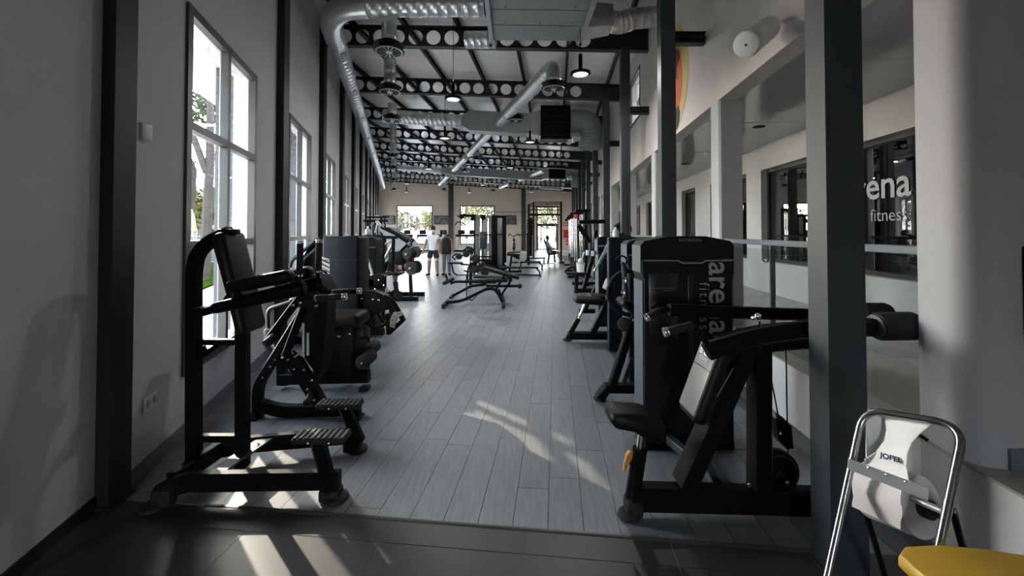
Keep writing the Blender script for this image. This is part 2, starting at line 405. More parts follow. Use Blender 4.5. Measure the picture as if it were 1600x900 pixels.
# ---- left wall with its windows
WIN = [(3.13 + 2.94 * n, 4.66 + 2.94 * n) for n in range(11) if 4.66 + 2.94 * n < FARY - 0.3]
b = wall_strip(lambda y: LX(y) - 0.25, 0.25, 2.42, FARY + .25, 0, 6.75, [(a, c, 0.485, 3.35) for a, c in WIN])
struct('wall_left', b, M_WALL)
b = wall_strip(lambda y: NX(y) - 0.25, 0.25, -4.5, 2.45, 0, 6.75, []); struct('wall_entrance', b, M_WALL)
for n, (a, c) in enumerate(WIN):
    def q(y, z, d): return V((LX(y) + d, y, z))
    def fbar(ya, za, yb, zb, w, z0=-0.02, dp=0.07):
        bb_ = B(); p0, p1 = V((LX(ya), ya, za)), V((LX(yb), yb, zb)); t = (p1 - p0).normalized(); nrm = V((1, 0.278, 0)).normalized(); s_ = nrm.cross(t) * w / 2
        bb_.prism([p0 + s_ + nrm * 0.02, p1 + s_ + nrm * 0.02, p1 - s_ + nrm * 0.02, p0 - s_ + nrm * 0.02], nrm * -dp); return bb_
    fr = B()
    for args in ((a + .03, .485, a + .03, 3.35), (c - .03, .485, c - .03, 3.35), (a, 3.32, c, 3.32), (a, .515, c, .515)):
        t = fbar(*args, 0.075); fr.add(t.v, t.f)
    w = struct('window_%d' % (n + 1), fr, M_FRAME)
    m_ = (a + c) / 2
    obj('mullion', fbar(m_, .5, m_, 3.33, 0.06), M_FRAME, w)
    for z in (1.475, 2.415): obj('transom', fbar(a, z, c, z, 0.065), M_FRAME, w)
    for (z0, z1) in ((.53, 1.45), (1.5, 2.39), (2.44, 3.29)):
        for (y0, y1) in ((a + .05, m_ - .03), (m_ + .03, c - .05)):
            t = B(); t.prism([(LX(y0) - .02, y0, z0), (LX(y1) - .02, y1, z0), (LX(y1) - .02, y1, z1), (LX(y0) - .02, y0, z1)], (-0.012, 0, 0)); obj('pane', t, M_GLASS, w)
            t = B()      # thin bright metal bead round each pane, outside the glass
            for (ya, za, yb, zb) in ((y0, z0, y0, z1), (y1, z0, y1, z1), (y0, z0, y1, z0), (y0, z1, y1, z1)):
                t.tube([(LX(ya) - .045, ya, za), (LX(yb) - .045, yb, zb)], 0.012, 6)
            obj('glazing_bead', t, M_SILVER, w)
b = B(); b.prism([(NX(-4) - .25, -4, 3.5), (LX(FARY) - .25, FARY, 3.5), (LX(FARY) - .95, FARY, 3.5), (NX(-4) - .95, -4, 3.5)], (0, 0, .15)); struct('trim_2', b, M_WALLR)
for (a, c) in WIN:
    b = B(); b.prism([(LX(c + .1) - .24, c + .1, 0), (LX(c + .1) - .50, c + .1, 0), (LX(c + .22) - .50, c + .22, 0), (LX(c + .22) - .24, c + .22, 0)], (0, 0, 3.5)); struct('trim_3', b, M_FINDARK)
b = B(); b.prism([(LX(2.48), 2.48, 0), (LX(FARY), FARY, 0), (LX(FARY) + .012, FARY, 0), (LX(2.48) + .012, 2.48, 0)], (0, 0, 0.108)); struct('baseboard_left', b, M_BASE)
b = B(); b.prism([(NX(-4.5), -4.5, 0), (NX(2.35), 2.35, 0), (NX(2.35) + .012, 2.35, 0), (NX(-4.5) + .012, -4.5, 0)], (0, 0, 0.075)); struct('baseboard_entrance', b, M_BLACKB)

# ---- far wall
FO = [(-9.84, -6.78, 0.49, 3.82), (-4.43, -1.48, 0.49, 3.82), (2.08, 3.94, 0.0, 3.75)]
b = B(); x = LX(FARY) - .25
for (xa, xb, za, zb) in FO:
    b.bb(x, xa, FARY, FARY + .25, 0, 6.75); 
    if za > 0: b.bb(xa, xb, FARY, FARY + .25, 0, za)
    b.bb(xa, xb, FARY, FARY + .25, zb, 6.75); x = xb
b.bb(x, CX(FARY) + 4, FARY, FARY + .25, 0, 6.75); struct('wall_back', b, M_CREAM)
for k, (xa, xb, za, zb) in enumerate(FO[:2]):
    fr = B()
    for (x0, x1, z0, z1) in ((xa, xa + .09, za, zb), (xb - .09, xb, za, zb), (xa, xb, za, za + .09), (xa, xb, zb - .09, zb)): fr.bb(x0, x1, FARY - .03, FARY + .05, z0, z1)
    w = struct('window_%d' % (20 + k), fr, M_FRAME)
    t = B(); t.bb(xa + .09, xb - .09, FARY + .0, FARY + .012, za + .09, zb - .09); obj('pane', t, M_GLASS, w)
xa, xb, za, zb = FO[2]; fr = B()
for (x0, x1, z0, z1) in ((xa, xa + .1, 0, zb), (xb - .1, xb, 0, zb), (xa, xb, zb - .1, zb), (xa, xb, 2.12, 2.28), (xa, xb, 2.95, 3.02), ((xa + xb) / 2 - .03, (xa + xb) / 2 + .03, 2.2, zb)): fr.bb(x0, x1, FARY - .03, FARY + .05, z0, z1)
dr = struct('door_1', fr, M_FRAME)
for (x0, x1) in ((xa + .1, (xa + xb) / 2 - .01), ((xa + xb) / 2 + .01, xb - .1)):
    t = B(); 
    for (u0, u1, z0, z1) in ((x0, x0 + .07, .02, 2.12), (x1 - .07, x1, .02, 2.12), (x0, x1, .02, .12), (x0, x1, 2.04, 2.12), (x0, x1, 0.95, 1.03)): t.bb(u0, u1, FARY - .02, FARY + .03, z0, z1)
    lf = obj('door_leaf', t, M_FRAME, dr); t = B(); t.bb(x0 + .07, x1 - .07, FARY, FARY + .01, .12, 2.04); obj('pane', t, M_GLASS, lf)
for (x0, x1, z0, z1) in ((xa + .1, (xa + xb) / 2 - .03, 2.28, 2.95), ((xa + xb) / 2 + .03, xb - .1, 2.28, 2.95), (xa + .1, (xa + xb) / 2 - .03, 3.02, zb - .1), ((xa + xb) / 2 + .03, xb - .1, 3.02, zb - .1)):
    t = B(); t.bb(x0, x1, FARY, FARY + .01, z0, z1); obj('pane', t, M_GLASS, dr)

# ---- roof sheet
b = B(); rp = [(NX(-5) - .6, -5), (8, -5), (8, 35.6), (LX(35.6) - .7, 35.6)]; b.prism([(x, y, ZC(x)) for x, y in rp], (0, 0, 0.12)); struct('ceiling', b, M_ROOF)
# ---- right wall above the corridor (with one high window), kerb, raised floor
HW = (8.62, 9.95, 4.03, 5.12)
b = wall_strip(RX, 0.2, 1.9, FARY, 3.03, 6.2, [HW]); struct('wall_right', b, M_WALLU)
fr = B()
for (ya, yb, z0, z1) in ((HW[0], HW[0] + .05, HW[2], HW[3]), (HW[1] - .05, HW[1], HW[2], HW[3]), (HW[0], HW[1], HW[2], HW[2] + .05), (HW[0], HW[1], HW[3] - .05, HW[3])):
    fr.prism([(RX(ya) - .01, ya, z0), (RX(yb) - .01, yb, z0), (RX(yb) - .01, yb, z1), (RX(ya) - .01, ya, z1)], (0.08, 0, 0))
w = struct('window_30', fr, M_FRAME); t = B(); t.prism([(RX(HW[0]) + .03, HW[0], HW[2]), (RX(HW[1]) + .03, HW[1], HW[2]), (RX(HW[1]) + .03, HW[1], HW[3]), (RX(HW[0]) + .03, HW[0], HW[3])], (0.01, 0, 0)); obj('pane', t, M_GLASS, w)
b = B(); b.prism([(RX(-4.5), -4.5, 0), (RX(FARY), FARY, 0), (RX(FARY) + .15, FARY, 0), (RX(-4.5) + .15, -4.5, 0)], (0, 0, RAISED - 0.012)); struct('wall_kerb', b, M_WALLR)
b = B(); b.prism([(RX(1.0), 1.0, 0), (RX(FARY), FARY, 0), (RX(FARY) - .014, FARY, 0), (RX(1.0) - .014, 1.0, 0)], (0, 0, 0.11)); struct('baseboard_kerb', b, M_BASE)
b = B(); b.prism([(RX(-4.5) + .1, -4.5, RAISED - .1), (RX(FARY) + .1, FARY, RAISED - .1), (CX(FARY) + 5, FARY, RAISED - .1), (CX(-4.5) + 5, -4.5, RAISED - .1)], (0, 0, 0.088)); f2 = struct('floor_corridor', b, M_JOINT)
for j in range(-5, 36):
    for i in range(2):
        ya, yb = 0.55 + j * 0.92, 0.55 + (j + 1) * 0.92 - 0.004
        if yb > FARY: continue
        f0 = (lambda y: RX(y) - .012) if i == 0 else (lambda y: RX(y) + .9)
        f1 = (lambda y: RX(y) + .896) if i == 0 else CX
        t = B(); t.prism([(f0(ya), ya, RAISED - .012), (f0(yb), yb, RAISED - .012), (f1(yb), yb, RAISED - .012), (f1(ya), ya, RAISED - .012)], (0, 0, 0.012)); obj('tile', t, M_TILE2, f2)
# rounded wall end beside the entrance
pts = [V((RX(2.04), 2.04, 0)), V((RX(1.86), 1.86, 0))]
c0 = V((RX(1.86), 1.757, 0))
for k in range(1, 9):
    t_ = k / 8; p0, p1 = V((RX(1.86), 1.86, 0)), V((RX(1.86) + .12, 1.757, 0)); pts.append(p0 * (1 - t_) ** 2 + c0 * 2 * t_ * (1 - t_) + p1 * t_ * t_)
pts += [V((4.6, 1.757, 0)), V((4.6, 1.95, 0)), V((RX(2.04) + .25, 2.04, 0))]
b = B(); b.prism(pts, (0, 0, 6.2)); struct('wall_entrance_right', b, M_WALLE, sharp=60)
b = B(); b.bb(RX(1.75) + .12, 4.5, 1.745, 1.757, RAISED, RAISED + .09); struct('baseboard_entrance_right', b, M_BASE)
b = B(); b.bb(2.17, 2.4, 1.70, 1.757, 1.12, 1.50); b.m = 0
solo('wall_cabinet', B().rbox((2.29, 1.728, 1.32), (0.22, 0.055, 0.40), 0.008), M_BLACK, 'black panel on the wall at the right edge of the view', 'panel')
# corridor wall with dark windows, ceiling, pillars
CO = [(2.7, 4.95, 1.085, 2.61), (5.35, 7.0, 1.085, 2.63), (7.54, 9.3, 1.085, 2.65), (10.3, 11.4, 0.6, 2.7), (12.9, 13.8, .6, 2.7), (14.8, 15.9, .6, 2.7), (17, 19, 1.1, 2.7), (21, 23, 1.1, 2.7)]
b = wall_strip(CX, 0.2, 1.9, FARY, RAISED, 3.1, CO); struct('wall_corridor', b, M_WALLR)
for k, (ya, yb, z0, z1) in enumerate(CO):
    fr = B()
    for (a, c, e, g) in ((ya, ya + .05, z0, z1), (yb - .05, yb, z0, z1), (ya, yb, z0, z0 + .05), (ya, yb, z1 - .05, z1)):
        fr.prism([(CX(a) + .1, a, e), (CX(c) + .1, c, e), (CX(c) + .1, c, g), (CX(a) + .1, a, g)], (0.05, 0, 0))
    w = struct('window_%d' % (40 + k), fr, M_FRAME)
    t = B(); t.prism([(CX(ya) + .12, ya, z0), (CX(yb) + .12, yb, z0), (CX(yb) + .12, yb, z1), (CX(ya) + .12, ya, z1)], (0.01, 0, 0)); obj('pane', t, M_GLASSD, w)
    if k == 0:
        x_ = W * -1; mk = lambda y, z: V((CX(y) + .112, y, z))
        y_c = 4.12
        text('lettering', 'arena', 0.44, frame_m(mk(4.66, 2.09), x_, (0, 0, 1)), M_LINE, w, label='grey lettering arena on dark glass', bold=0.006)
        text('lettering', 'fitness', 0.20, frame_m(mk(4.47, 1.76), x_, (0, 0, 1)), M_LINE, w, label='thin grey lettering fitness on dark glass', bold=-0.002, space=1.0)
b = B(); b.prism([(RX(1.9) + .2, 1.9, 3.03), (RX(FARY) + .2, FARY, 3.03), (CX(FARY) + .3, FARY, 3.03), (CX(1.9) + .3, 1.9, 3.03)], (0, 0, 0.02))
for yj in (3.4, 5.4, 7.4, 9.4, 12.4, 15.4): b.bb(RX(yj) + .2, CX(yj), yj, yj + .01, 3.027, 3.03)
struct('ceiling_corridor', b, M_CEIL)
b = B(); b.prism([(RX(1.9) + .2, 1.9, 3.06), (RX(FARY) + .2, FARY, 3.06), (CX(FARY) + 5, FARY, 3.06), (CX(1.9) + 5, 1.9, 3.06)], (0, 0, 0.1)); struct('ceiling_back', b, M_WALLR)
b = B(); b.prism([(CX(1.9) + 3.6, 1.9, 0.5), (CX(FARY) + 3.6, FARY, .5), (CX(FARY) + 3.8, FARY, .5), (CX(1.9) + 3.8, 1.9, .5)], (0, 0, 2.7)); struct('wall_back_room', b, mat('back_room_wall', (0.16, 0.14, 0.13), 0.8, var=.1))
b = B(); b.bb(CX(1.9), 8, 1.8, 1.95, .5, 3.1); struct('wall_back_room_side', b, M_WALLR)
# entrance surroundings behind the camera
b = B(); b.bb(-3, -1.2, -4.6, -4.4, 0, 6.4); b.bb(.3, 8, -4.6, -4.4, 0, 6.4); b.bb(-1.2, .3, -4.6, -4.4, 2.1, 6.4); struct('wall_front', b, M_WALL)
b = B(); b.bb(5.0, 5.2, -4.5, 1.9, .5, 6.2); struct('wall_side', b, M_WALL)
for k in range(11):
    y = 4.48 + PITCHY * k
    if y > FARY - 1: break
    b = B(); p = [V((RX(y) + .0, y, RAISED)), V((RX(y) + .25, y, RAISED)), V((RX(y + .24) + .25, y + .24, RAISED)), V((RX(y + .24) + .0, y + .24, RAISED))]
    b.prism([p[0] + V((.02, 0, 0)), p[1], p[2], p[3], p[0] + V((0, .02, 0))], (0, 0, 3.03 - RAISED)); struct('pillar', b, M_WALLR)

# ---- steel columns
def column_r(y, h, k):
    x = KX(y); t = thing('steel_column', '%s grey steel column of the right row, counted from the camera' % ORD[k], 'column', (x, y, 0), 0, 'steel columns of the right row')
    b = B(); pr = [(0, 0), (.105, 0), (.105, .012), (.17, .012), (.17, .125), (0, .125)]
    b.prism([(x + u, y + v + u * -.106, 0) for u, v in pr], (0, 0, h)); obj('shaft', b, M_STEELR, t)
    b = B(); b.box((x + .085, y + .06, 0.006), (.2, .16, .012)); obj('base_plate', b, M_STEELR, t)
    if k > 0:
        b = B(); p, q = V((x + .17, y + .06, 3.9)), V((RX(y + .06), y + .06, 3.9)); b.bar([p, q], 0.1, 0.012); b2 = b
        b.bar([p + V((0, 0, .065)), q + V((0, 0, .065))], .1, .01); b.bar([p - V((0, 0, .065)), q - V((0, 0, .065))], .1, .01); b.bar([p, q], .01, .13); obj('stub_beam', b, M_STEEL, t)
        b = B()
        for zz in (3.83, 3.97): b.box((x + .085, y + .055, zz), (.176, .131, .008))
        obj('stiffener_plate', b, M_STEELR, t)
for k in range(11):
    y = 1.897 + PITCHY * k
    column_r(y, ZB(KX(y)) + .01, k)
for k in range(11):
    y = (2.36, )[0] if k == 0 else 2.62 + PITCHY * k
    y = 2.36 if k == 0 else 5.47 + PITCHY * (k - 1)
    x = LX(y) if k else -2.46
    w_ = .1 if k else .16
    t = thing('steel_column', '%s black steel column along the left wall, counted from the camera' % ORD[k], 'column', (x, y, 0), 0, 'steel columns along the left wall')
    b = B(); b.prism([(x, y, 0), (x + w_, y, 0), (x + w_ - .01, y + .15, 0), (x, y + .15, 0)], (0, 0, ZB(x) + .4)); obj('shaft', b, M_STEEL, t)
    b = B(); b.box((x + w_ / 2 + .01, y + .07, .006), (w_ + .02, .17, .012)); obj('base_plate', b, M_STEEL, t)
# ---- cellular beams with round holes
def cell_beam(k):
    yl, yr = 5.55 + PITCHY * (k), 4.93 + PITCHY * (k) - 0.0
    pl_, pr_ = V((LX(yl), yl, 0)), V((RX(yr), yr, 0)); d = (pr_ - pl_); Ln = d.length; d.normalize(); nrm = V((-d.y, d.x, 0))
    def at(s_, z_, o=0): p = pl_ + d * s_; return V((p.x, p.y, ZB(p.x) + z_)) + nrm * o
    t = thing('steel_beam', '%s black roof beam with round holes, counted from the camera' % ORD[k], 'beam', (pl_.x, pl_.y, ZB(pl_.x)), 0, 'cellular roof beams')
    b = B(); pc, H, rr, n = 0.375, 0.42, 0.15, 20; s = 0.35; th = .006
    nc = int((Ln - .35 - 1.0) / pc)
    def quad(s0, s1):
        b.prism([at(s0, 0, -th), at(s1, 0, -th), at(s1, H, -th), at(s0, H, -th)], nrm * 2 * th)
    quad(0, s)
    for c in range(nc):
        sc_ = s + pc * (c + .5); ring = []; outer = []
        for j in range(n):
            a = 2 * math.pi * (j + .5) / n; ca, sa = math.cos(a), math.sin(a)
            ring.append((sc_ + rr * ca, H / 2 + rr * sa))
            m_ = max(abs(ca) / (pc / 2), abs(sa) / (H / 2)); outer.append((sc_ + ca / m_, H / 2 + sa / m_))
        o = len(b.v); vs = [at(u, z, -th) for u, z in ring] + [at(u, z, -th) for u, z in outer] + [at(u, z, th) for u, z in ring] + [at(u, z, th) for u, z in outer]
        fs = []
        for j in range(n):
            j2 = (j + 1) % n
            fs += [(j, n + j, n + j2, j2), (2 * n + j, 2 * n + j2, 3 * n + j2, 3 * n + j), (j, j2, 2 * n + j2, 2 * n + j)]
        b.add(vs, fs)
        # fill the square's corners
        for sx in (-1, 1):
            for sz in (-1, 1):
                cs = (sc_ + sx * pc / 2, H / 2 + sz * H / 2); a = sorted(outer, key=lambda q_: (q_[0] - cs[0]) ** 2 + (q_[1] - cs[1]) ** 2)[:2]
                for o_ in (-th, th): b.add([at(*a[0], o_), at(*a[1], o_), at(*cs, o_)], [(0, 1, 2)])
    quad(s + pc * nc, Ln); obj('web', b, M_STEEL, t, sharp=30)
    for z_ in (0, H):
        b = B(); b.prism([at(0, z_, -.075), at(Ln, z_, -.075), at(Ln, z_, .075), at(0, z_, .075)], (0, 0, .014 if z_ == 0 else -.014)); obj('flange', b, M_STEEL, t)
for k in range(0, 11):
    if 5.55 + PITCHY * k < FARY: cell_beam(k)
# ---- purlins (run with the floor boards)
for k in range(-11, 5):
    x0 = 0.25 + 1.12 * k
    a, c = V((x0 + .106 * -4.4, -4.4, 0)), V((x0 + .106 * (FARY), FARY, 0))
    if x0 < LX(-4): # starts inside once past the slanting wall
        y = -(x0 + 1.64) / (.278 + .106)
        a = V((x0 + .106 * y, y, 0))
        if y > FARY - 1: continue
    if x0 > 4: continue
    a.z, c.z = ZB(a.x) + .425, ZB(c.x) + .425
    b = B()
    b.prism([a, a + V((.06, 0, 0)), a + V((.06, 0, .012)), a + V((.012, 0, .012)), a + V((.012, 0, .123)), a + V((.06, 0, .123)), a + V((.06, 0, .135)), a + V((0, 0, .135))], c - a)
    solo('purlin', b, M_STEEL, 'black purlin under the roof sheet, %s from the left wall' % ORD[k + 11] if k + 11 < 15 else 'black purlin under the roof sheet, nearest the right wall', 'purlin', 'roof purlins')
# ---- pilasters on the far wall
for k, (xa, xb, wd) in enumerate(((-5.42, -5.02, 'left'), (.80, 1.16, 'right'))):
    b = B(); b.bb(xa, xb, FARY - .18, FARY, 0, ZB(xa) + .1); solo('steel_column', b, M_STEELR, 'grey steel column on the far cream wall, the %s of its two' % wd, 'column', 'columns on the far wall')
# ---- light portals in the openings (they add no light of their own)
def portal(c, sx, sy, nrm):
    ld = bpy.data.lights.new('portal', 'AREA'); ld.shape = 'RECTANGLE'; ld.size = sx; ld.size_y = sy; ld.cycles.is_portal = True; ld.energy = 1
    o = bpy.data.objects.new('portal', ld); COL.objects.link(o); o.location = c; o.rotation_euler = V(nrm).to_track_quat('-Z', 'Z').to_euler(); return o
for (a, c) in WIN[:9]: portal((LX((a + c) / 2) - .26, (a + c) / 2, 1.92), 1.6, 2.9, (1, .278, 0))
portal((-8.3, FARY + .3, 2.15), 3.1, 3.4, (0, -1, 0)); portal((-2.95, FARY + .3, 2.15), 3.0, 3.4, (0, -1, 0)); portal((3, FARY + .3, 1.9), 1.9, 3.8, (0, -1, 0))
portal((-.45, -4.7, 1.05), 1.5, 2.1, (0, 1, 0))
# ---- ground outdoors
b = B(); b.prism([(-90, -20, -.25), (60, -20, -.25), (60, 150, -.25), (-90, 150, -.25)], (0, 0, .17)); struct('ground', b, M_PAVE)
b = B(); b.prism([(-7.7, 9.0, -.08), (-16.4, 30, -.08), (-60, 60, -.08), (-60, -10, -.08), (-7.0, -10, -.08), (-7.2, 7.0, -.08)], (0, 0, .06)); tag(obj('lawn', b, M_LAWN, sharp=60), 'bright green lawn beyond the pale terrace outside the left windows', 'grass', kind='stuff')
# ================================================================== DUCTS, DIFFUSERS, LAMPS
def duct_part(name, pts, r, parent, rib=0.16, n=18, rh=0.006, m=None):
    pts = [V(p) for p in pts]; out = []; rad = []
    for i in range(len(pts) - 1):
        a, c = pts[i], pts[i + 1]; L_ = (c - a).length; k = int(L_ / rib)
        out.append(a); rad.append(r)
        for j in range(k):
            s = (j + .5) * rib
            for ds, dr in ((-.012, 0), (-.004, rh), (.004, rh), (.012, 0)): out.append(a + (c - a) * ((s + ds) / L_)); rad.append(r + dr)
    out.append(pts[-1]); rad.append(r)
    b = B(); b.tube(out, rad, n); return obj(name, b, m or M_GALV, parent, sharp=50)
def elbow_pts(pts, rad, k=5): return fillet(pts, rad, k)
def lwall(y, d, z): return V((LX(y) + d, y, z))
AL = V((-.278, 1, 0)).normalized()

# long duct beside the left wall with grilles, turning into the cross duct near the camera
D = thing('ventilation_duct', 'long round galvanised duct running under the beams along the left wall, with small grilles', 'duct', lwall(7.4, .45, 5.2))
duct_part('duct_run', [lwall(7.6, .45, 5.2), lwall(33.2, .45, 5.2)], .17, D, .2, 16)
for k, y in enumerate((8.1, 10.2, 12.6, 15.2, 18.2)):
    c = lwall(y, .45, 5.2); nrm = V((.55, -.0, -.83)).normalized(); side = AL; up = nrm.cross(side)
    b = B(); q = c + nrm * .168; b.prism([q + side * .19 + up * .045, q - side * .19 + up * .045, q - side * .19 - up * .045, q + side * .19 - up * .045], nrm * .014)
    g = obj('grille', b, M_STEEL, D)
    b = B()
    for s_ in range(5): p_ = q + side * (-.15 + .075 * s_) + nrm * .014; b.prism([p_ + up * .036 + side * .02, p_ + up * .036 - side * .012, p_ - up * .036 - side * .012, p_ - up * .036 + side * .02], nrm * .006)
    obj('louvre', b, M_GALV, g)
D = thing('cross_duct', 'round galvanised duct with an elbow at the left wall, nearest the camera', 'duct', (-2.7, 6.6, 5.1))
pe = [lwall(7.7, .45, 5.2), lwall(6.95, .45, 5.2), V((-2.75, 6.55, 5.2)), V((-2.3, 6.5, 5.2))]
duct_part('elbow', fillet(pe, .35, 4), .19, D, 5, 20)
duct_part('duct_run', [V((-2.35, 6.5, 5.2)), V((-.42, 6.35, 5.13))], .17, D, .16, 20)
b = B(); b.ring((-.75, 6.38, 5.14), (1, -.08, -.04), .173, .012, 24, 6); obj('joint_collar', b, M_GALV, D)

# ceiling air unit above the camera
A = thing('ceiling_air_unit', 'large flat galvanised air unit hanging above the hall at the top of the view', 'air unit', (.4, 6.2, 4.98))
def zt(x, z): return z - .03 * x
b = B(); b.prism([(-.36, 5.0, 5.0), (1.16, 5.0, 4.97), (1.24, 7.22, 4.97), (-.38, 7.26, 5.0)], (0, 0, .42)); obj('casing', b, M_GALVF, A)
for k, (ya, yb) in enumerate(((5.02, 6.18), (6.22, 6.66), (6.69, 7.2))):
    b = B(); b.prism([(-.31, ya, 4.985), (1.12, ya, 4.96), (1.15, yb, 4.96), (-.32, yb, 4.985)], (0, 0, .02)); p_ = obj('access_panel', b, M_GALVF, A)
    b = B()
    for x in (-.1, .45, .95): b.cyl((x, yb - .1, 4.99), (x, yb - .1, 4.95), .016, 8)
    obj('screw', b, M_CHROME, p_)
for xa, xb in ((-.40, -.34), (1.16, 1.24)):
    b = B(); b.prism([(xa, 5.0, 4.93), (xb, 5.0, 4.93), (xb + .01, 7.3, 4.93), (xa, 7.3, 4.93)], (0, 0, .05)); obj('hanger_rail', b, M_GALV, A)
for x, y in ((-.38, 7.28), (1.22, 7.25), (-.38, 5.1), (1.2, 5.1)):
    b = B(); b.cyl((x, y, 4.9), (x, y, ZC(x)), .008, 6); b.cyl((x, y, 4.9), (x, y, 4.94), .025, 8); obj('threaded_rod', b, M_STEEL, A)
duct_part('spigot', [V((-.86, 7.5, 5.12)), V((-.3, 7.45, 5.1))], .15, A, .12, 18)
D = thing('cross_duct', 'galvanised duct with square transition from the air unit to the right wall', 'duct', (1.9, 6.6, 5.0))
b = B(); q0 = [(1.24, 6.72, 4.97), (1.24, 7.22, 4.97), (1.24, 7.22, 5.40), (1.24, 6.72, 5.40)]; q1 = [(1.70, 6.80, 5.04), (1.70, 7.16, 5.04), (1.70, 7.16, 5.40), (1.70, 6.80, 5.40)]
b.add(q0 + q1, [(0, 3, 2, 1), (4, 5, 6, 7)] + [(i, (i + 1) % 4, 4 + (i + 1) % 4, 4 + i) for i in range(4)]); obj('square_transition', b, M_GALV, D, sharp=20)
duct_part('elbow', [V((1.66, 6.98, 5.2)), V((1.82, 6.97, 5.16)), V((1.96, 6.96, 5.19)), V((2.08, 6.95, 5.24))], .18, D, .07, 20, rh=.008)
duct_part('duct_run', [V((2.04, 6.96, 5.23)), V((RX(6.9) - .01, 6.9, 5.24))], .17, D, .12, 20)
D = thing('cross_duct', 'short galvanised duct entering the right wall above the first one', 'duct', (2.3, 5.7, 5.2))
duct_part('duct_run', [V((1.2, 6.3, 5.42)), V((RX(6.25) - .01, 6.25, 5.36))], .15, D, .14, 18)

# diffusers
def diffuser(name, label, c, topz, D_=.5, group='round ceiling diffusers', bend=None, rd=.125):
    t = thing(name, label, 'air diffuser', c, 0, group)
    x, y, z = c
    b = B(); b.lathe([(.15, .16), (.15, .1), (D_ / 2, .1), (D_ / 2, .0), (D_ / 2 - .02, -.01)], c, n=28); obj('housing', b, M_BLACK, t)
    b = B(); b.lathe([(D_ / 2 - .025, -.002), (D_ / 2 - .03, -.016), (.04, -.024), (.0, -.026)], c, n=28); fp = obj('face_plate', b, M_GALV, t)
    b = B()
    for k in range(16):
        a = 2 * math.pi * k / 16; d = V((math.cos(a), math.sin(a), 0)); e = V((-math.sin(a), math.cos(a), 0)); o = V(c) - V((0, 0, .0215))
        b.prism([o + d * .06 - e * .006, o + d * (D_ / 2 - .05) - e * .026 + V((0, 0, .005)), o + d * (D_ / 2 - .05) + e * .026 + V((0, 0, .005)), o + d * .06 + e * .006], (0, 0, -.005))
    obj('slot', b, M_BLACK, fp)
    duct_part('drop_duct', [V((x, y, z + .12)), V((x, y, topz))] if bend is None else fillet([V((x, y, z + .12)), V((x, y, topz)), bend], .14, 5), rd, t, .22 if bend is None else .1, 18)
    return t
for k, (px, py, y) in enumerate(((608, 80, 6.8), (609, 143, 8.9), (613, 188, 11.2), (614, 246, 16.6), (615.5, 264, 19.6), (616, 282, 24.0), (616, 297, 29.0))):
    c = P(px, py, y); diffuser('ceiling_diffuser', '%s round black diffuser on a vertical duct, left row from the camera' % ORD[k], c, 5.05 if k == 0 else (ZC(c.x) - .02 if k not in (2, 5, 6) else 5.1), .5, 'diffusers of the left row')
# slanting duct with drops, in three visible pieces
def d1(y): return V((3.19 - .278 * y, y, 4.98 + .012 * (y - 8)))
D = thing('ventilation_duct', 'round galvanised duct slanting away through the middle of the hall', 'duct', d1(8.6))
duct_part('duct_run', [d1(8.7), d1(12.9)], .165, D, .1, 20)
duct_part('duct_run', [d1(13.6), d1(18.4)], .15, D, .14, 16)
duct_part('duct_run', [d1(19.2), d1(23.5)], .15, D, .2, 14)
duct_part('duct_run', [d1(26), d1(31.5)], .15, D, .25, 12)
for y in (10.9, 11.9):
    b = B(); b.ring(d1(y), AL, .168, .014, 20, 6); obj('joint_collar', b, M_GALV, D)
for k, (px, py, y) in enumerate(((865, 138, 8.4), (806, 188, 11.9), (745, 250, 17.8), (726, 268, 21.8), (707, 284, 26), (694, 297, 30.))):
    c = P(px, py, y); tz = d1(y).z
    if k == 0: diffuser('ceiling_diffuser', '%s round black diffuser along the middle slanting duct, from the camera' % ORD[k], c, tz, .5, 'diffusers of the middle duct', bend=d1(9.0), rd=.16)
    else: diffuser('ceiling_diffuser', '%s round black diffuser along the middle slanting duct, from the camera' % ORD[k], c, tz - .05, .48, 'diffusers of the middle duct')
def d2(y): return V((8.05 - .278 * y, y, 5.0 + .01 * (y - 22)))
D = thing('ventilation_duct', 'round galvanised duct running away on the right, beyond the black fan box', 'duct', d2(22))
duct_part('duct_run', [d2(22.6), d2(27)], .16, D, .2, 14); duct_part('duct_run', [d2(28.6), d2(32.3)], .15, D, .25, 12)
for k, (px, py, y) in enumerate(((840, 268, 24.0), (797, 289, 28.6), (770, 299, 32.))):
    c = P(px, py, y); diffuser('ceiling_diffuser', '%s round black diffuser along the right slanting duct, from the camera' % ORD[k], c, d2(y).z - .03, .48, 'diffusers of the right duct')

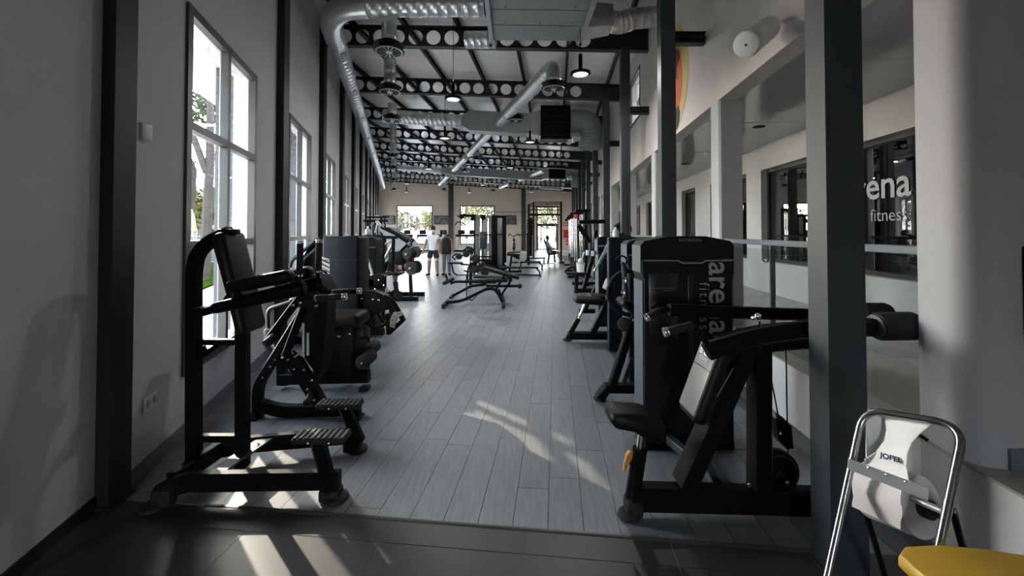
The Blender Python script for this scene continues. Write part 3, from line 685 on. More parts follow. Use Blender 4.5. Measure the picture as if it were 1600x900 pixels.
# cross ducts with fan boxes further down the hall
def fan_set(y, wd, k):
    s = y / 13.0
    D = thing('cross_duct', 'galvanised duct crossing the hall with a square middle section, %s the camera' % wd, 'duct', (-3, y, 5.0))
    pL = P(600 if k == 0 else 622, 181 if k == 0 else 262, y); pM = P(722 if k == 0 else 690, 190 if k == 0 else 267, y); pR = P(824 if k == 0 else 846, 196 if k == 0 else 276, y)
    duct_part('duct_run', [pL, pM], .21 if k == 0 else .17, D, .15, 20)
    b = B(); h = .32 if k == 0 else .24
    def sq(p, h_, w): return [p + V((0, -w, -h_)), p + V((0, w, -h_)), p + V((0, w, h_)), p + V((0, -w, h_))]
    q0, q1, q2 = sq(pM, .16, .16), sq(pM + (pR - pM) * .13, h, .25), sq(pR, h, .25)
    b.add(q0 + q1 + q2, [(0, 3, 2, 1)] + [(a * 4 + i, a * 4 + (i + 1) % 4, a * 4 + 4 + (i + 1) % 4, a * 4 + 4 + i) for a in (0, 1) for i in range(4)] + [(8, 9, 10, 11)])
    obj('square_section', b, M_GALVF, D, sharp=20)
    fx0, fx1, fy0, fy1 = ((846, 889, 168, 217) if k == 0 else (858, 882, 260, 279))
    a_, c_ = P(fx0, fy0, y - .2), P(fx1, fy1, y - .2)
    q3 = sq(V((a_.x, y, (a_.z + c_.z) / 2)), abs(a_.z - c_.z) * .42, .25)
    b = B(); b.add(q2 + q3, [(0, 3, 2, 1), (4, 5, 6, 7)] + [(i, (i + 1) % 4, 4 + (i + 1) % 4, 4 + i) for i in range(4)]); obj('transition', b, M_GALV, D, sharp=20)
    Fn = thing('fan_box', 'black square fan box in the cross duct, %s the camera' % wd, 'fan', (a_.x, y, c_.z))
    b = B(); b.bb(a_.x, c_.x, y - .3, y + .35, c_.z, a_.z); obj('casing', b, M_BLACK, Fn)
    b = B()
    for (x0, x1, z0, z1) in ((a_.x - .03, c_.x + .03, a_.z - .02, a_.z + .03), (a_.x - .03, c_.x + .03, c_.z - .03, c_.z + .02), (a_.x - .03, a_.x + .02, c_.z, a_.z), (c_.x - .02, c_.x + .03, c_.z, a_.z)): b.bb(x0, x1, y - .33, y - .28, z0, z1)
    obj('flange', b, M_BLACK, Fn)
    b = B(); n_ = 5
    for i in range(n_): z = c_.z + (a_.z - c_.z) * (i + .5) / n_; b.bb(a_.x + .03, c_.x - .03, y - .32, y - .305, z - .01, z + .01)
    obj('louvre', b, M_STEEL, Fn)
    e0 = P(892 if k == 0 else 884, 190 if k == 0 else 268, y); e1 = P(925 if k == 0 else 902, 190 if k == 0 else 268, y); e2 = P(925 if k == 0 else 902, 232 if k == 0 else 292, y)
    E = thing('duct_elbow', 'wide galvanised elbow turning down beside the right steel columns, %s the camera' % wd, 'duct', e2)
    rr = .38 if k == 0 else .34
    duct_part('elbow', fillet([e0 + V((-.05, 0, 0)), e1 + V((-.05, 0, 0)), e2 + V((-.05, 0, 0))], .6, 8), rr, E, .1 if k == 0 else .15, 24, rh=.003, m=M_GALVF)
    b = B(); b.rcyl(P(893 if k == 0 else 886, 216 if k == 0 else 279, y - .4), P(905 if k == 0 else 893, 212 if k == 0 else 277, y - .4), .16, 18); obj('inlet_collar', b, M_GALV, E)
fan_set(13.1, 'nearer', 0); fan_set(25.0, 'further from', 1)
D = thing('cross_duct', 'slim galvanised duct high across the far cream wall', 'duct', (-9, 33.4, 5.2))
duct_part('duct_run', [P(598, 274, 33.3), P(846, 289, 33.3)], .16, D, .3, 14)
a_, c_ = P(845, 289, 33.3), P(877, 291, 33.3)
b = B(); b.prism([a_ + V((0, -.3, -.32)), c_ + V((0, -.3, -.32)), c_ + V((0, .3, -.32)), a_ + V((0, .3, -.32))], (0, 0, .6)); obj('silencer_box', b, M_GALVF, D)
duct_part('duct_run', [P(877, 291, 33.3), P(896, 293, 33.3)], .16, D, .3, 14)

# high-bay lamps
lamp0 = None
for k, (px, py, y) in enumerate(((907, 116, 6.8), (708, 155, 8.1), (695, 216, 11.5), (828, 222, 12.), (797, 262, 16.8), (670, 264, 17.1), (636, 287, 22.4), (754, 289, 23.), (733, 301, 27.5), (635, 300, 27.), (830, 300, 27.))):
    c = P(px, py, y)
    lab = '%s round black pendant lamp on a cable, counted from the camera' % ORD[k]
    t = thing('pendant_lamp', lab, 'lamp', c, 0, 'pendant lamps'); c = V(c)
    b = B(); b.lathe([(.06, .05), (.10, .045), (.165, .03), (.168, .0), (.15, -.006)], c, n=28); obj('lamp_housing', b, M_BLACK, t)
    b = B(); b.lathe([(.128, -.0035), (.128, -.01), (.0, -.011)], c, n=24); obj('diffuser', b, M_LAMP, t)
    b = B(); b.rcyl(c + V((0, 0, .04)), c + V((0, 0, .34)), .032, 12); obj('driver', b, M_BLACK, t)
    b = B(); b.ring(c + V((0, 0, .38)), (1, 0, 0), .025, .005, 12, 5); obj('hook', b, M_CHROME, t)
    b = B(); b.cyl(c + V((0, 0, .36)), V((c.x, c.y, ZC(c.x) - .01)), .006, 5); obj('cable', b, M_BLACK, t)
    ld = bpy.data.lights.new('lamp_light', 'AREA'); ld.shape = 'DISK'; ld.size = .25; ld.energy = 12; ld.color = (.97, .98, 1.0); lo = bpy.data.objects.new('lamp_light', ld); COL.objects.link(lo); lo.parent = t; lo.location = (0, 0, -.03)

# wall spotlight and round mural
t = thing('wall_speaker', 'white cylindrical spotlight speaker on a bracket high on the right wall', 'speaker', P(1212, 38, 3.33))
pa, pb = P(1198, 44, 3.22), P(1166, 70, 2.98)
b = B(); b.rcyl(pa, pb, .097, 28, .012); obj('body', b, M_WHITE, t)
b = B(); b.rcyl(pb + (pb - pa).normalized() * -.004, pb + (pb - pa).normalized() * .004, .088, 24, .003); obj('grille', b, M_WHITE, t)
b = B(); b.rcyl(pb + (pb - pa).normalized() * .003, pb + (pb - pa).normalized() * .008, .008, 10, .001); obj('badge', b, M_BLACK, t)
w0 = V((RX(3.33), 3.33, 3.29)); mid = (pa + pb) / 2 + V((0, -.085, .0))
b = B(); b.bar([w0, mid], .012, .028); b.rcyl(mid - V((0, .008, 0)), mid + V((0, .03, 0)), .014, 10, .002); b.box(w0 + V((-.008, 0, 0)), (.016, .06, .09)); obj('bracket', b, M_WHITE, t)
b = B(); b.tube(fillet([pa + V((0, 0, .05)), pa + V((.05, 0, .09)), w0 + V((-.02, 0, .04)), w0], .04, 4), .004, 6); obj('cable', b, M_BLACK, t)

def wallpt(y, z, d=.006): return V((RX(y) - d, y, z))
t = thing('wall_mural', 'round yellow and orange emblem painted on the right wall behind a steel column', 'mural', wallpt(6.28, 3.05), 0)
def disc(yc, zc, ry, rz, d, n=48, a0=0, a1=360):
    b = B(); b.prism([wallpt(yc + ry * math.cos(2 * math.pi * i / n), zc + rz * math.sin(2 * math.pi * i / n), d) for i in range(n)], (-.003, 0, 0)); return b
obj('yellow_disc', disc(6.28, 3.86, .80, .82, .001), mat('mural_yellow', (.62, .44, .13), .7), t)
obj('orange_disc', disc(6.28, 3.80, .53, .57, .004), mat('mural_orange', (.62, .13, .04), .7), t)
b = B(); b.prism([wallpt(y, z, .008) for y, z in ((5.83, 4.1), (5.9, 4.22), (6.2, 4.35), (6.5, 4.2), (6.4, 4.0), (6.1, 3.9), (5.98, 3.82), (6.0, 4.0))], (-.002, 0, 0)); obj('brown_shape', b, mat('mural_brown', (.16, .035, .03), .7), t)
b = B(); b.prism([wallpt(y, z, .008) for y, z in ((5.86, 3.3), (5.93, 3.42), (6.1, 3.38), (6.3, 3.2), (6.25, 3.08), (6.0, 3.1), (5.9, 3.18))], (-.002, 0, 0)); obj('black_shape', b, mat('mural_black', (.03, .02, .02), .7), t)
# corridor ceiling fittings
for k, (px, py, dark) in enumerate(((1186, 198, 1), (1103, 239, 0), (1070, 256, 1))):
    c = F(px, py, 3.03)
    if dark: b = B(); b.lathe([(.075, .0), (.075, -.008), (.06, -.012), (.0, -.008)], c, n=20); solo('ceiling_downlight', b, M_BLACK, 'small dark round downlight in the corridor ceiling, %s the big wall spotlight' % ('nearer' if k == 0 else 'further from'), 'light')
    else: b = B(); b.lathe([(.05, .0), (.05, -.03), (.03, -.05), (.0, -.052)], c, n=20); solo('smoke_detector', b, M_WHITE, 'small white smoke detector on the corridor ceiling', 'smoke detector')

# glass railing on the corridor edge
def railx(y): return RX(y) + .06
rl = 0
for k in range(0, 9):
    ya = 4.2 + PITCHY * (k - 1) - (PITCHY - .24 - .27) + .1 if k else 2.06
    ya, yb = (2.06, 4.44) if k == 0 else (4.76 + PITCHY * (k - 1), 4.44 + PITCHY * k)
    t = thing('glass_railing', 'grey metal and glass railing of the raised corridor, %s bay from the camera' % ORD[k], 'railing', (railx(ya), ya, RAISED), 0, 'corridor railings')
    b = B(); b.bar([V((railx(ya), ya, 1.485)), V((railx(yb), yb, 1.485))], .07, .045); obj('top_rail', b, mat('rail_grey', (.13, .15, .17), .45), t)
    n_ = 2
    for j in range(n_):
        y = (3.52, 4.36)[j] if k == 0 else ya + (yb - ya) * (.15 + .7 * j)
        b = B(); b.bar([V((railx(y), y, RAISED)), V((railx(y), y, 1.47))], .045, .02, up=(0, 1, 0)); p_ = obj('post', b, mat('rail_grey', (.13, .15, .17), .45), t)
        b = B()
        for z in (.75, 1.33): b.rcyl((railx(y) - .03, y + .02, z), (railx(y) - .03, y + .055, z), .018, 10, .004)
        obj('glass_clamp', b, M_CHROME, p_)
    b = B(); b.prism([(railx(ya) - .03, ya, .64), (railx(yb) - .03, yb, .64), (railx(yb) - .03, yb, 1.43), (railx(ya) - .03, ya, 1.43)], (-.01, 0, 0)); obj('glass_panel', b, M_GLASSR, t)
# ================================================================== NEAR: paper roll stand, yellow stool, sockets
def shift_thing(t, d): t.location = V(t.location) + V(d)
yS = 1.42
t = thing('paper_roll_stand', 'chrome floor stand with a white paper roll beside the nearest steel column', 'paper roll stand', (1.4, 1.5, 0))
TL, TR = P(1352, 641, 1.52), P(1500, 668, 1.30)
topA, topB = P(1366, 641, 1.50), P(1490, 672, 1.30)
footA = V((P(1296, 880, 1.22).x - .02, 1.12, 0.0)); footB = V((P(1462, 890, 1.12).x, 1.0, 0.0))
fl = F(1296, 900, 0)
# front frame: an inverted U leaning back
A0 = P(1296, 890, 1.40); B0 = P(1464, 893, 1.20)
def down(top, low):   # carry the leg's line on to the floor
    d = low - top; return top + d * (top.z / -d.z)
tA, tB = P(1350, 640, 1.50), P(1508, 683, 1.26)
cA, cB = P(1361, 637, 1.50), P(1497, 668, 1.27)
lA, lB = down(P(1348, 655, 1.50), A0), down(P(1506, 700, 1.27), B0)
b = B(); b.tube(fillet([lA, P(1349, 639, 1.50), P(1507, 665, 1.27), lB], .07, 7), .0115, 12); obj('front_frame', b, mat('dark_chrome', (.32, .32, .33), .22, metal=1.0), t)
r1, r2 = P(1345, 735, 1.49), P(1482, 800, 1.25)
b = B(); b.tube(fillet([down(P(1352, 800, 1.56), P(1380, 893, 1.66)), P(1336, 742, 1.53), P(1354, 740, 1.53)], .03), .0105, 10); obj('rear_leg', b, M_BLACK, t)
b = B(); b.tube(fillet([down(P(1497, 812, 1.30), P(1512, 870, 1.37)), P(1488, 795, 1.29), P(1480, 795, 1.27)], .03), .0105, 10); obj('rear_leg', b, M_BLACK, t)
b = B(); b.tube([P(1437, 680, 1.38), P(1449, 688, 1.37)], .006, 8); obj('cross_rod', b, M_BLACK, t)
# holder plate over the bar, curved sides, lettering on it
pt = [P(1390, 643, 1.455), P(1458, 661, 1.345), P(1437, 678, 1.345), P(1424, 692, 1.345), P(1417, 710, 1.345), P(1416, 730, 1.343), P(1420, 752, 1.340), P(1353, 726, 1.44), P(1352, 718, 1.44), P(1370, 707, 1.435), P(1383, 690, 1.435), P(1387, 672, 1.44), P(1384, 655, 1.45)]
b = B(); b.prism(pt, V((-.001, .004, 0)));  hp = obj('holder_plate', b, M_WHITE, t, sharp=20)
b = B(); b.prism([P(1384, 655, 1.463), P(1372, 650, 1.47), P(1356, 650, 1.48), P(1353, 662, 1.48), P(1354, 715, 1.47), P(1370, 705, 1.465), P(1383, 688, 1.463), P(1386, 672, 1.463)], V((0, .004, 0))); obj('side_plate', b, M_WHITE, t, sharp=20)
c0 = P(1392, 715.5, 1.375); d_ = P(1404, 719.2, 1.36) - P(1381, 712.5, 1.39)
up_ = P(1388, 680, 1.41) - P(1384, 715, 1.395)
text('lettering', 'JOFEL', .021, frame_m(c0, d_, up_), M_PRINT, hp, label='dark blue lettering JOFEL', bold=.0008)
b = B(); c1 = P(1384, 715, 1.378); x_ = d_.normalized(); y_ = V((0, 0, 1))
b.prism([c1 + x_ * -.014 - y_ * .006, c1 + x_ * .004 - y_ * .006, c1 + x_ * .010 + y_ * .004, c1 + x_ * .003 - y_ * .002, c1 + x_ * -.005 - y_ * .004], V((0, -.001, 0))); obj('swoosh', b, mat('swoosh_teal', (.05, .25, .30), .5), hp)
# serrated cutter bar
q = [P(1326, 717, 1.40), P(1451, 763, 1.265), P(1450, 783, 1.265), P(1325, 733, 1.40)]
b = B(); b.prism(q, V((.002, .005, 0))); cb = obj('cutter_bar', b, mat('brushed_steel', (.52, .56, .60), .45, metal=.5), t)
for (px, py, y) in ((1356, 730, 1.365), (1384, 741, 1.335), (1414, 752, 1.305)):
    b = B(); b.rcyl(P(px, py, y) + V((0, .004, 0)), P(px, py, y) + V((0, -.006, 0)), .0045, 10, .001); obj('screw', b, M_CHROME, cb)
# roll and axle
ra, rb = P(1362, 765, 1.50), P(1440, 792, 1.36); ax = (rb - ra).normalized()
b = B(); b.cyl(P(1334, 742, 1.53), P(1484, 803, 1.26), .010, 10); obj('axle', b, M_SILVER, t)
for p_, s_ in ((rb, 1), (ra, -1)):
    b = B(); b.rcyl(p_ + ax * s_ * .0, p_ + ax * s_ * .030, .030, 16, .004); b.rcyl(p_ + ax * s_ * .03, p_ + ax * s_ * .05, .017, 16, .003); obj('core_stop', b, M_STEEL, t)
RL = thing('paper_roll', 'white roll of paper towel held on the chrome stand', 'paper roll', (ra + rb) / 2)
b = B(); n_ = 40; R_ = .094; ri = .03
u_ = ax.orthogonal().normalized(); v_ = ax.cross(u_); vs = []
for (r_, p_) in ((R_, ra), (R_, rb), (ri, rb), (ri, ra)):
    for k in range(n_): a = 2 * math.pi * k / n_; vs.append(p_ + (u_ * math.cos(a) + v_ * math.sin(a)) * r_)
b.add(vs, [(i * n_ + k, i * n_ + (k + 1) % n_, ((i + 1) % 4) * n_ + (k + 1) % n_, ((i + 1) % 4) * n_ + k) for i in range(4) for k in range(n_)]); obj('roll', b, M_PAPER, RL)
b = B(); ff = (V((-.55, -.8, 0))).normalized() * R_   # loose sheet hanging in front
ff = V((ax.y, -ax.x, 0)).normalized() * (R_ + .002)
if ff.y > 0: ff = -ff
rows = 6; vs = []
for i in range(rows):
    for s_, pz in ((0, ra), (1, rb)):
        vs.append(pz + ff + V((.0, -.004 * math.sin(i), -.0 - .014 * i + .025 - (0.012 if (i == rows - 1 and s_) else 0))))
b.add(vs, [(2 * i, 2 * i + 1, 2 * i + 3, 2 * i + 2) for i in range(rows - 1)]); obj('loose_sheet', b, M_PAPER, RL)

# yellow stool top at the bottom right corner
t = thing('yellow_stool', 'yellow plastic seat at the bottom right corner of the view', 'stool', (1.33, 1.0, 0))
h = .70
def S(px, py): return F(px, py, h)
pl_ = [V((1.055, 1.10, h)), V((1.06, 1.14, h)), V((1.10, 1.168, h)), V((1.2, 1.175, h)), V((1.32, 1.16, h)), V((1.47, 1.12, h)), V((1.50, 1.08, h)), V((1.49, .86, h)), V((1.45, .80, h)), V((1.15, .80, h)), V((1.09, .84, h)), V((1.06, .95, h))]
cc = sum(pl_, V()) / len(pl_)
b = B(); vs = []; n_ = len(pl_)
for s_, dz in ((.93, .0), (.975, -.004), (1.0, -.014), (1.0, -.035), (.98, -.04)): vs += [cc + (p - cc) * s_ + V((0, 0, dz)) for p in pl_]
b.add(vs, [(i * n_ + k, (i + 1) * n_ + k, (i + 1) * n_ + (k + 1) % n_, i * n_ + (k + 1) % n_) for i in range(4) for k in range(n_)] + [tuple(range(n_)), tuple(4 * n_ + k for k in range(n_ - 1, -1, -1))]); obj('seat', b, M_YELLOW, t)
for (x, y) in ((1.12, .86), (1.42, .86), (1.13, 1.1), (1.42, 1.07)):
    b = B(); b.tube([V((x, y, h - .04)), V((x + (x - 1.27) * .12, y + (y - .98) * .12, 0.0))], .014, 10); obj('leg', b, M_BLACK, t)

# wall socket, thermostat on the left wall
c = P(216, 639, 2.63); y_ = c.y
t = thing('wall_socket', 'white double wall socket low on the left wall', 'socket', (LX(2.72), 2.72, .44))
b = B(); z = .455; d0 = lambda y, z, d: V((LX(y) + d, y, z))
b.prism([d0(2.655, z - .045, 0), d0(2.80, z - .045, 0), d0(2.80, z + .045, 0), d0(2.655, z + .045, 0)], (.01, 0, 0)); obj('plate', b, M_WHITE, t)
for yy in (2.69, 2.765):
    b = B(); b.rcyl(d0(yy, z, .009), d0(yy, z, .014), .026, 18, .002); o_ = obj('outlet', b, M_SILVER, t)
    b = B()
    for e in (-.008, .008): b.cyl(d0(yy + e, z, .013), d0(yy + e, z, .0155), .003, 6)
    obj('socket_hole', b, M_BLACK, o_)
b = B(); b.rbox((LX(2.6) + .012, 2.62, 2.22), (.02, .08, .11), .005); solo('wall_thermostat', b, M_WHITE, 'small white plate high on the left wall between column and window', 'thermostat')
# ================================================================== MACHINES
def cap(b, p, d, r=.021, L_=.022):       # ribbed chrome end of a grip
    p, d = V(p), V(d).normalized()
    b.rcyl(p, p + d * L_ * .4, r, 14, .003); b.rcyl(p + d * L_ * .45, p + d * L_, r * 1.05, 14, .004)
def bolts(b, pts, d, r=.011, t=.008):
    for p in pts: b.rcyl(V(p), V(p) + V(d).normalized() * t, r, 8, .003)

# ---- 1. dip and knee-raise tower, nearest on the left
t = thing('knee_raise_tower', 'black knee raise tower with curved upright, back pad and arm pads, nearest left machine', 'gym machine', (-1.6, 2.65, 0))
Yc = 2.68
b = B(); pa = [P(303, 742, Yc), P(303, 425, Yc), P(308, 396, Yc), P(330, 375, Yc), P(360, 362, Yc)]
b.bar(fillet(pa, .18, 6), .07, .08, up=(0, 1, 0)); up_a = obj('rear_upright', b, M_BLACK, t)
b = B(); b.bar([P(379, 728, Yc), P(379, 470, Yc)], .07, .072, up=(0, 1, 0)); obj('front_upright', b, M_BLACK, t)
for py, h in ((534, .036), (684, .042)):
    b = B(); b.bar([P(303, py, Yc), P(379, py, Yc)], .05, h); obj('cross_bar', b, M_BLACK, t)
b = B(); b.bar([P(322, 545, Yc), P(303, 556, Yc)], .02, .05); b.bar([P(340, 540, Yc), P(310, 560, Yc)], .03, .03); obj('gusset', b, M_BLACK, t)
za, hb = .115, .105
b = B(); b.bar(fillet([V((-2.03, 2.38, .07)), V((-1.93, 2.43, za)), V((-1.02, 2.45, za))], .1, 3), .06, hb, c=.15); obj('base_bar', b, M_BLACK, t)
b = B(); b.bar([V((-1.95, 2.80, za)), V((-1.78, 2.86, za)), V((-1.12, 2.98, za))], .06, hb, c=.15); obj('base_bar', b, M_BLACK, t)
b = B(); b.bar([V((-2.0, 2.43, za)), V((-1.97, 2.85, za))], .06, hb); obj('base_cross_member', b, M_BLACK, t)
b = B(); b.bar([V((-1.76, 2.45, .15)), V((-1.70, 2.88, .15))], .10, .014); obj('base_plate', b, M_STEELR, t)
b = B(); bolts(b, [V((-1.72, 2.60, .155)), V((-1.70, 2.76, .155))], (0, 0, 1), .014); obj('bolt', b, M_CHROME, t)
for x, y in ((-2.05, 2.37), (-1.04, 2.45), (-1.12, 2.99)):
    b = B(); b.lathe([(.065, .0), (.072, .008), (.07, .022), (.05, .03), (.02, .032)], (x, y, 0), n=18)
    if x < -2: b.rbox((x + .05, y + .01, .06), (.12, .07, .10), .02)
    else: b.rbox((x - .03, y, .035), (.12, .09, .07), .015)
    obj('rubber_foot', b, M_RUBBER, t)
for (p, q, c) in ((P(516, 765, 2.45), P(497, 694, 2.45), P(503, 683, 2.45)), (P(562, 690, 2.98), P(538, 640, 2.98), P(531, 632, 2.98))):
    b = B(); b.bar([p, q + V((0, 0, .02))], .075, .088, up=(0, 1, 0), c=.3); obj('step_post', b, M_BLACK, t)
    b = B(); b.rbox(c, (.31, .13, .035), .014); s_ = obj('foot_step', b, M_RUBBER, t)
    b = B()
    for k in range(9): b.rbox(c + V((-.135 + .034 * k, 0, .019)), (.022, .12, .009), .003, seg=1)
    obj('tread_ridge', b, M_RUBBER, s_)
    b = B(); bolts(b, [c + V((-.05, -.066, -.004)), c + V((.07, -.066, -.004))], (0, -1, 0), .007, .005); obj('bolt', b, M_CHROME, s_)
# back pad
p, q = V((-1.862, 2.69, 1.575)), V((-1.70, 2.69, .93)); nr = V((.97, 0, .24))
b = B(); b.pad(p, q, .245, .075, up=nr, r=.035, seg=4); bp_ = obj('back_pad', b, M_VINYL, t)
b = B(); b.bar([p + V((-.05, 0, -.04)), q + V((-.05, 0, .04))], .16, .012, up=nr); obj('pad_plate', b, M_BLACK, t)
b = B(); b.rbox(P(358, 364, Yc) + V((-.0, 0, .008)), (.10, .085, .035), .008); b.rbox(P(346, 391, Yc), (.07, .02, .02), .005); obj('pad_bracket', b, M_BLACK, t)
for s_, y in (('near', 2.45), ('far', 2.685)):
    dx = 0 if s_ == 'near' else 0.0
    a0, a1 = P(338, 481, 2.45), P(472, 450, 2.45); o = V((0, y - 2.45, 0))
    b = B(); n1 = [a0 + (a1 - a0) * k / 6 for k in range(7)]; ad = (a1 - a0).normalized()
    b.tube([a0 - ad * .024 + o, a0 - ad * .016 + o] + [p_ + o for p_ in n1] + [a1 + ad * .012 + o, a1 + ad * .02 + o], [.016, .028, .034, .036, .038, .040, .042, .043, .044, .036, .026], 16); obj('arm_tube', b, M_BLACK, t)
    p, q = P(359, 449, 2.43) + o, P(457, 430, 2.43) + o
    b = B(); b.pad(p, q, .115, .075, up=(-.1, .1 if y < 2.6 else -.1, 1), r=.034, seg=4); obj('arm_pad', b, M_VINYL, t)
    h0, h1 = P(467, 448, 2.45) + o, P(469.5, 380, 2.45) + o
    b = B(); b.tube([h0, h1], .0135, 10); hs = obj('upright_handle', b, M_BLACK, t)
    g0 = h0 + (h1 - h0) * .28
    b = B(); b.rcyl(g0, h1, .0185, 14, .003); obj('rubber_grip', b, M_RUBBER, hs)
    b = B(); cap(b, h1 - V((0, 0, .004)), (0, 0, 1), .0195); cap(b, g0 - V((0, 0, .012)), (0, 0, 1), .0195, .012); obj('chrome_ring', b, M_CHROME, hs)
    b = B(); dd = [P(462, 452, 2.45) + o, P(471, 464, 2.45) + o, P(488, 466, 2.45) + o, P(541, 463, 2.45) + o]
    b.tube(fillet(dd, .05, 6), .0145, 10); dh = obj('dip_handle', b, M_BLACK, t)
    e0, e1 = P(495, 465.6, 2.45) + o, P(538, 463.4, 2.45) + o
    b = B(); b.rcyl(e0, e1, .0185, 14, .003); obj('rubber_grip', b, M_RUBBER, dh)
    b = B(); cap(b, e1 - (e1 - e0).normalized() * .012, e1 - e0, .021, .026); cap(b, e0 - (e1 - e0).normalized() * .01, e1 - e0, .0195, .013); obj('chrome_ring', b, M_CHROME, dh)
c = P(352, 478, Yc)
b = B(); b.bar([V((c.x, 2.44, 1.10)), V((c.x, 2.72, 1.10))], .07, .05); b.prism([P(338, 484, 2.6), P(352, 462, 2.6), P(372, 455, 2.6), P(392, 468, 2.6), P(384, 476, 2.6)], (0, .16, 0)); obj('arm_bracket', b, M_BLACK, t)

# ---- 2. lever row machine behind it
t = thing('lever_row_machine', 'black lever machine with bolted diagonal frame, just behind the knee raise tower', 'gym machine', (-1.7, 3.5, 0))
Y = 3.5
b = B(); b.bar(fillet([P(403, 652, Y) + V((0, 0, .01)), P(403, 602, Y), P(441, 541, Y), P(470, 494, Y)], .1, 5), .07, .082, up=(0, 1, 0)); obj('frame_arm', b, M_BLACK, t)
b = B(); b.bar(fillet([P(405, 632, Y), P(440, 642, Y) , P(563, 639, Y)], .15, 4), .07, .10); obj('base_bar', b, M_BLACK, t)
for px, py in ((397, 651), (556, 650)):
    c = P(px, py, Y); b = B(); b.box((c.x, c.y, .012), (.10, .12, .024)); b.box((c.x, c.y, .03), (.07, .09, .04)); obj('rubber_foot', b, M_RUBBER, t)
b = B(); b.prism([P(437, 556, Y - .08), P(452, 548, Y - .08), P(470, 562, Y - .08), P(510, 632, Y - .08), P(492, 640, Y - .08)], (0, .05, 0)); ga = obj('gusset_plate', b, M_BLACK, t)
b = B(); bolts(b, [P(*p_, Y - .08) for p_ in ((450, 562), (459, 577), (475, 578), (487, 594), (480, 608), (491, 625), (457, 552), (471, 555))], (0, -1, 0), .011); obj('bolt', b, M_CHROME, ga)
b = B(); bolts(b, [P(*p_, Y - .042) for p_ in ((430, 562), (422, 573), (411, 590))], (0, -1, 0), .011); obj('bolt', b, M_CHROME, t)
b = B(); b.rcyl(P(488, 612, Y - .03), P(479, 629, Y - .3), .026, 14, .004); obj('weight_horn', b, M_BLACK, t)
Yl = 3.35
b = B(); b.bar([P(492, 440, Yl), P(474, 458, Yl), P(421, 528, Yl)], .05, .06, up=(0, 1, 0)); lv = obj('lever_arm', b, M_BLACK, t)
b = B(); b.rcyl(P(431, 524, Yl), P(415, 538, Yl - .1), .036, 16, .006); obj('weight_horn', b, M_RUBBER, lv)
b = B(); bolts(b, [P(469, 473, Yl - .03), P(458, 477, Yl - .03), P(494, 478, Yl - .03)], (0, -1, 0), .013); obj('bolt', b, M_CHROME, lv)
b = B(); b.bar([P(475, 480, Yl + .05), P(446, 556, Yl + .05)], .05, .055, up=(0, 1, 0)); obj('linkage', b, M_BLACK, t)
b = B(); b.prism([P(x, y, 3.45) for x, y in ((452, 440), (470, 428), (500, 432), (512, 452), (510, 505), (503, 560), (498, 590), (476, 560), (474, 500), (462, 470))], (0, .18, 0)); obj('pivot_housing', b, M_BLACK, t)
b = B(); b.tube([P(474, 505, 3.42), P(474, 550, 3.42)], .012, 8); b.tube([P(481, 520, 3.42), P(481, 555, 3.42)], .012, 8); b.tube([P(440, 560, 3.42), P(462, 542, 3.42)], .008, 8); b.tube([P(460, 558, 3.42), P(473, 548, 3.42)], .008, 8); obj('guide_rod', b, M_SILVER, t)
b = B(); b.tube(fillet([P(419, 530, 3.9), P(418, 483, 3.9), P(455, 471, 3.9)], .06, 5), .018, 10); obj('bent_handle', b, M_STEEL, t)
b = B(); b.rcyl(P(426, 512, 3.9), P(426, 545, 3.9), .075, 16, .02); obj('foam_roller', b, M_FOAM, t)
b = B(); b.bar([P(419, 520, 3.9), P(440, 560, 3.6)], .05, .05); obj('roller_bracket', b, M_BLACK, t)

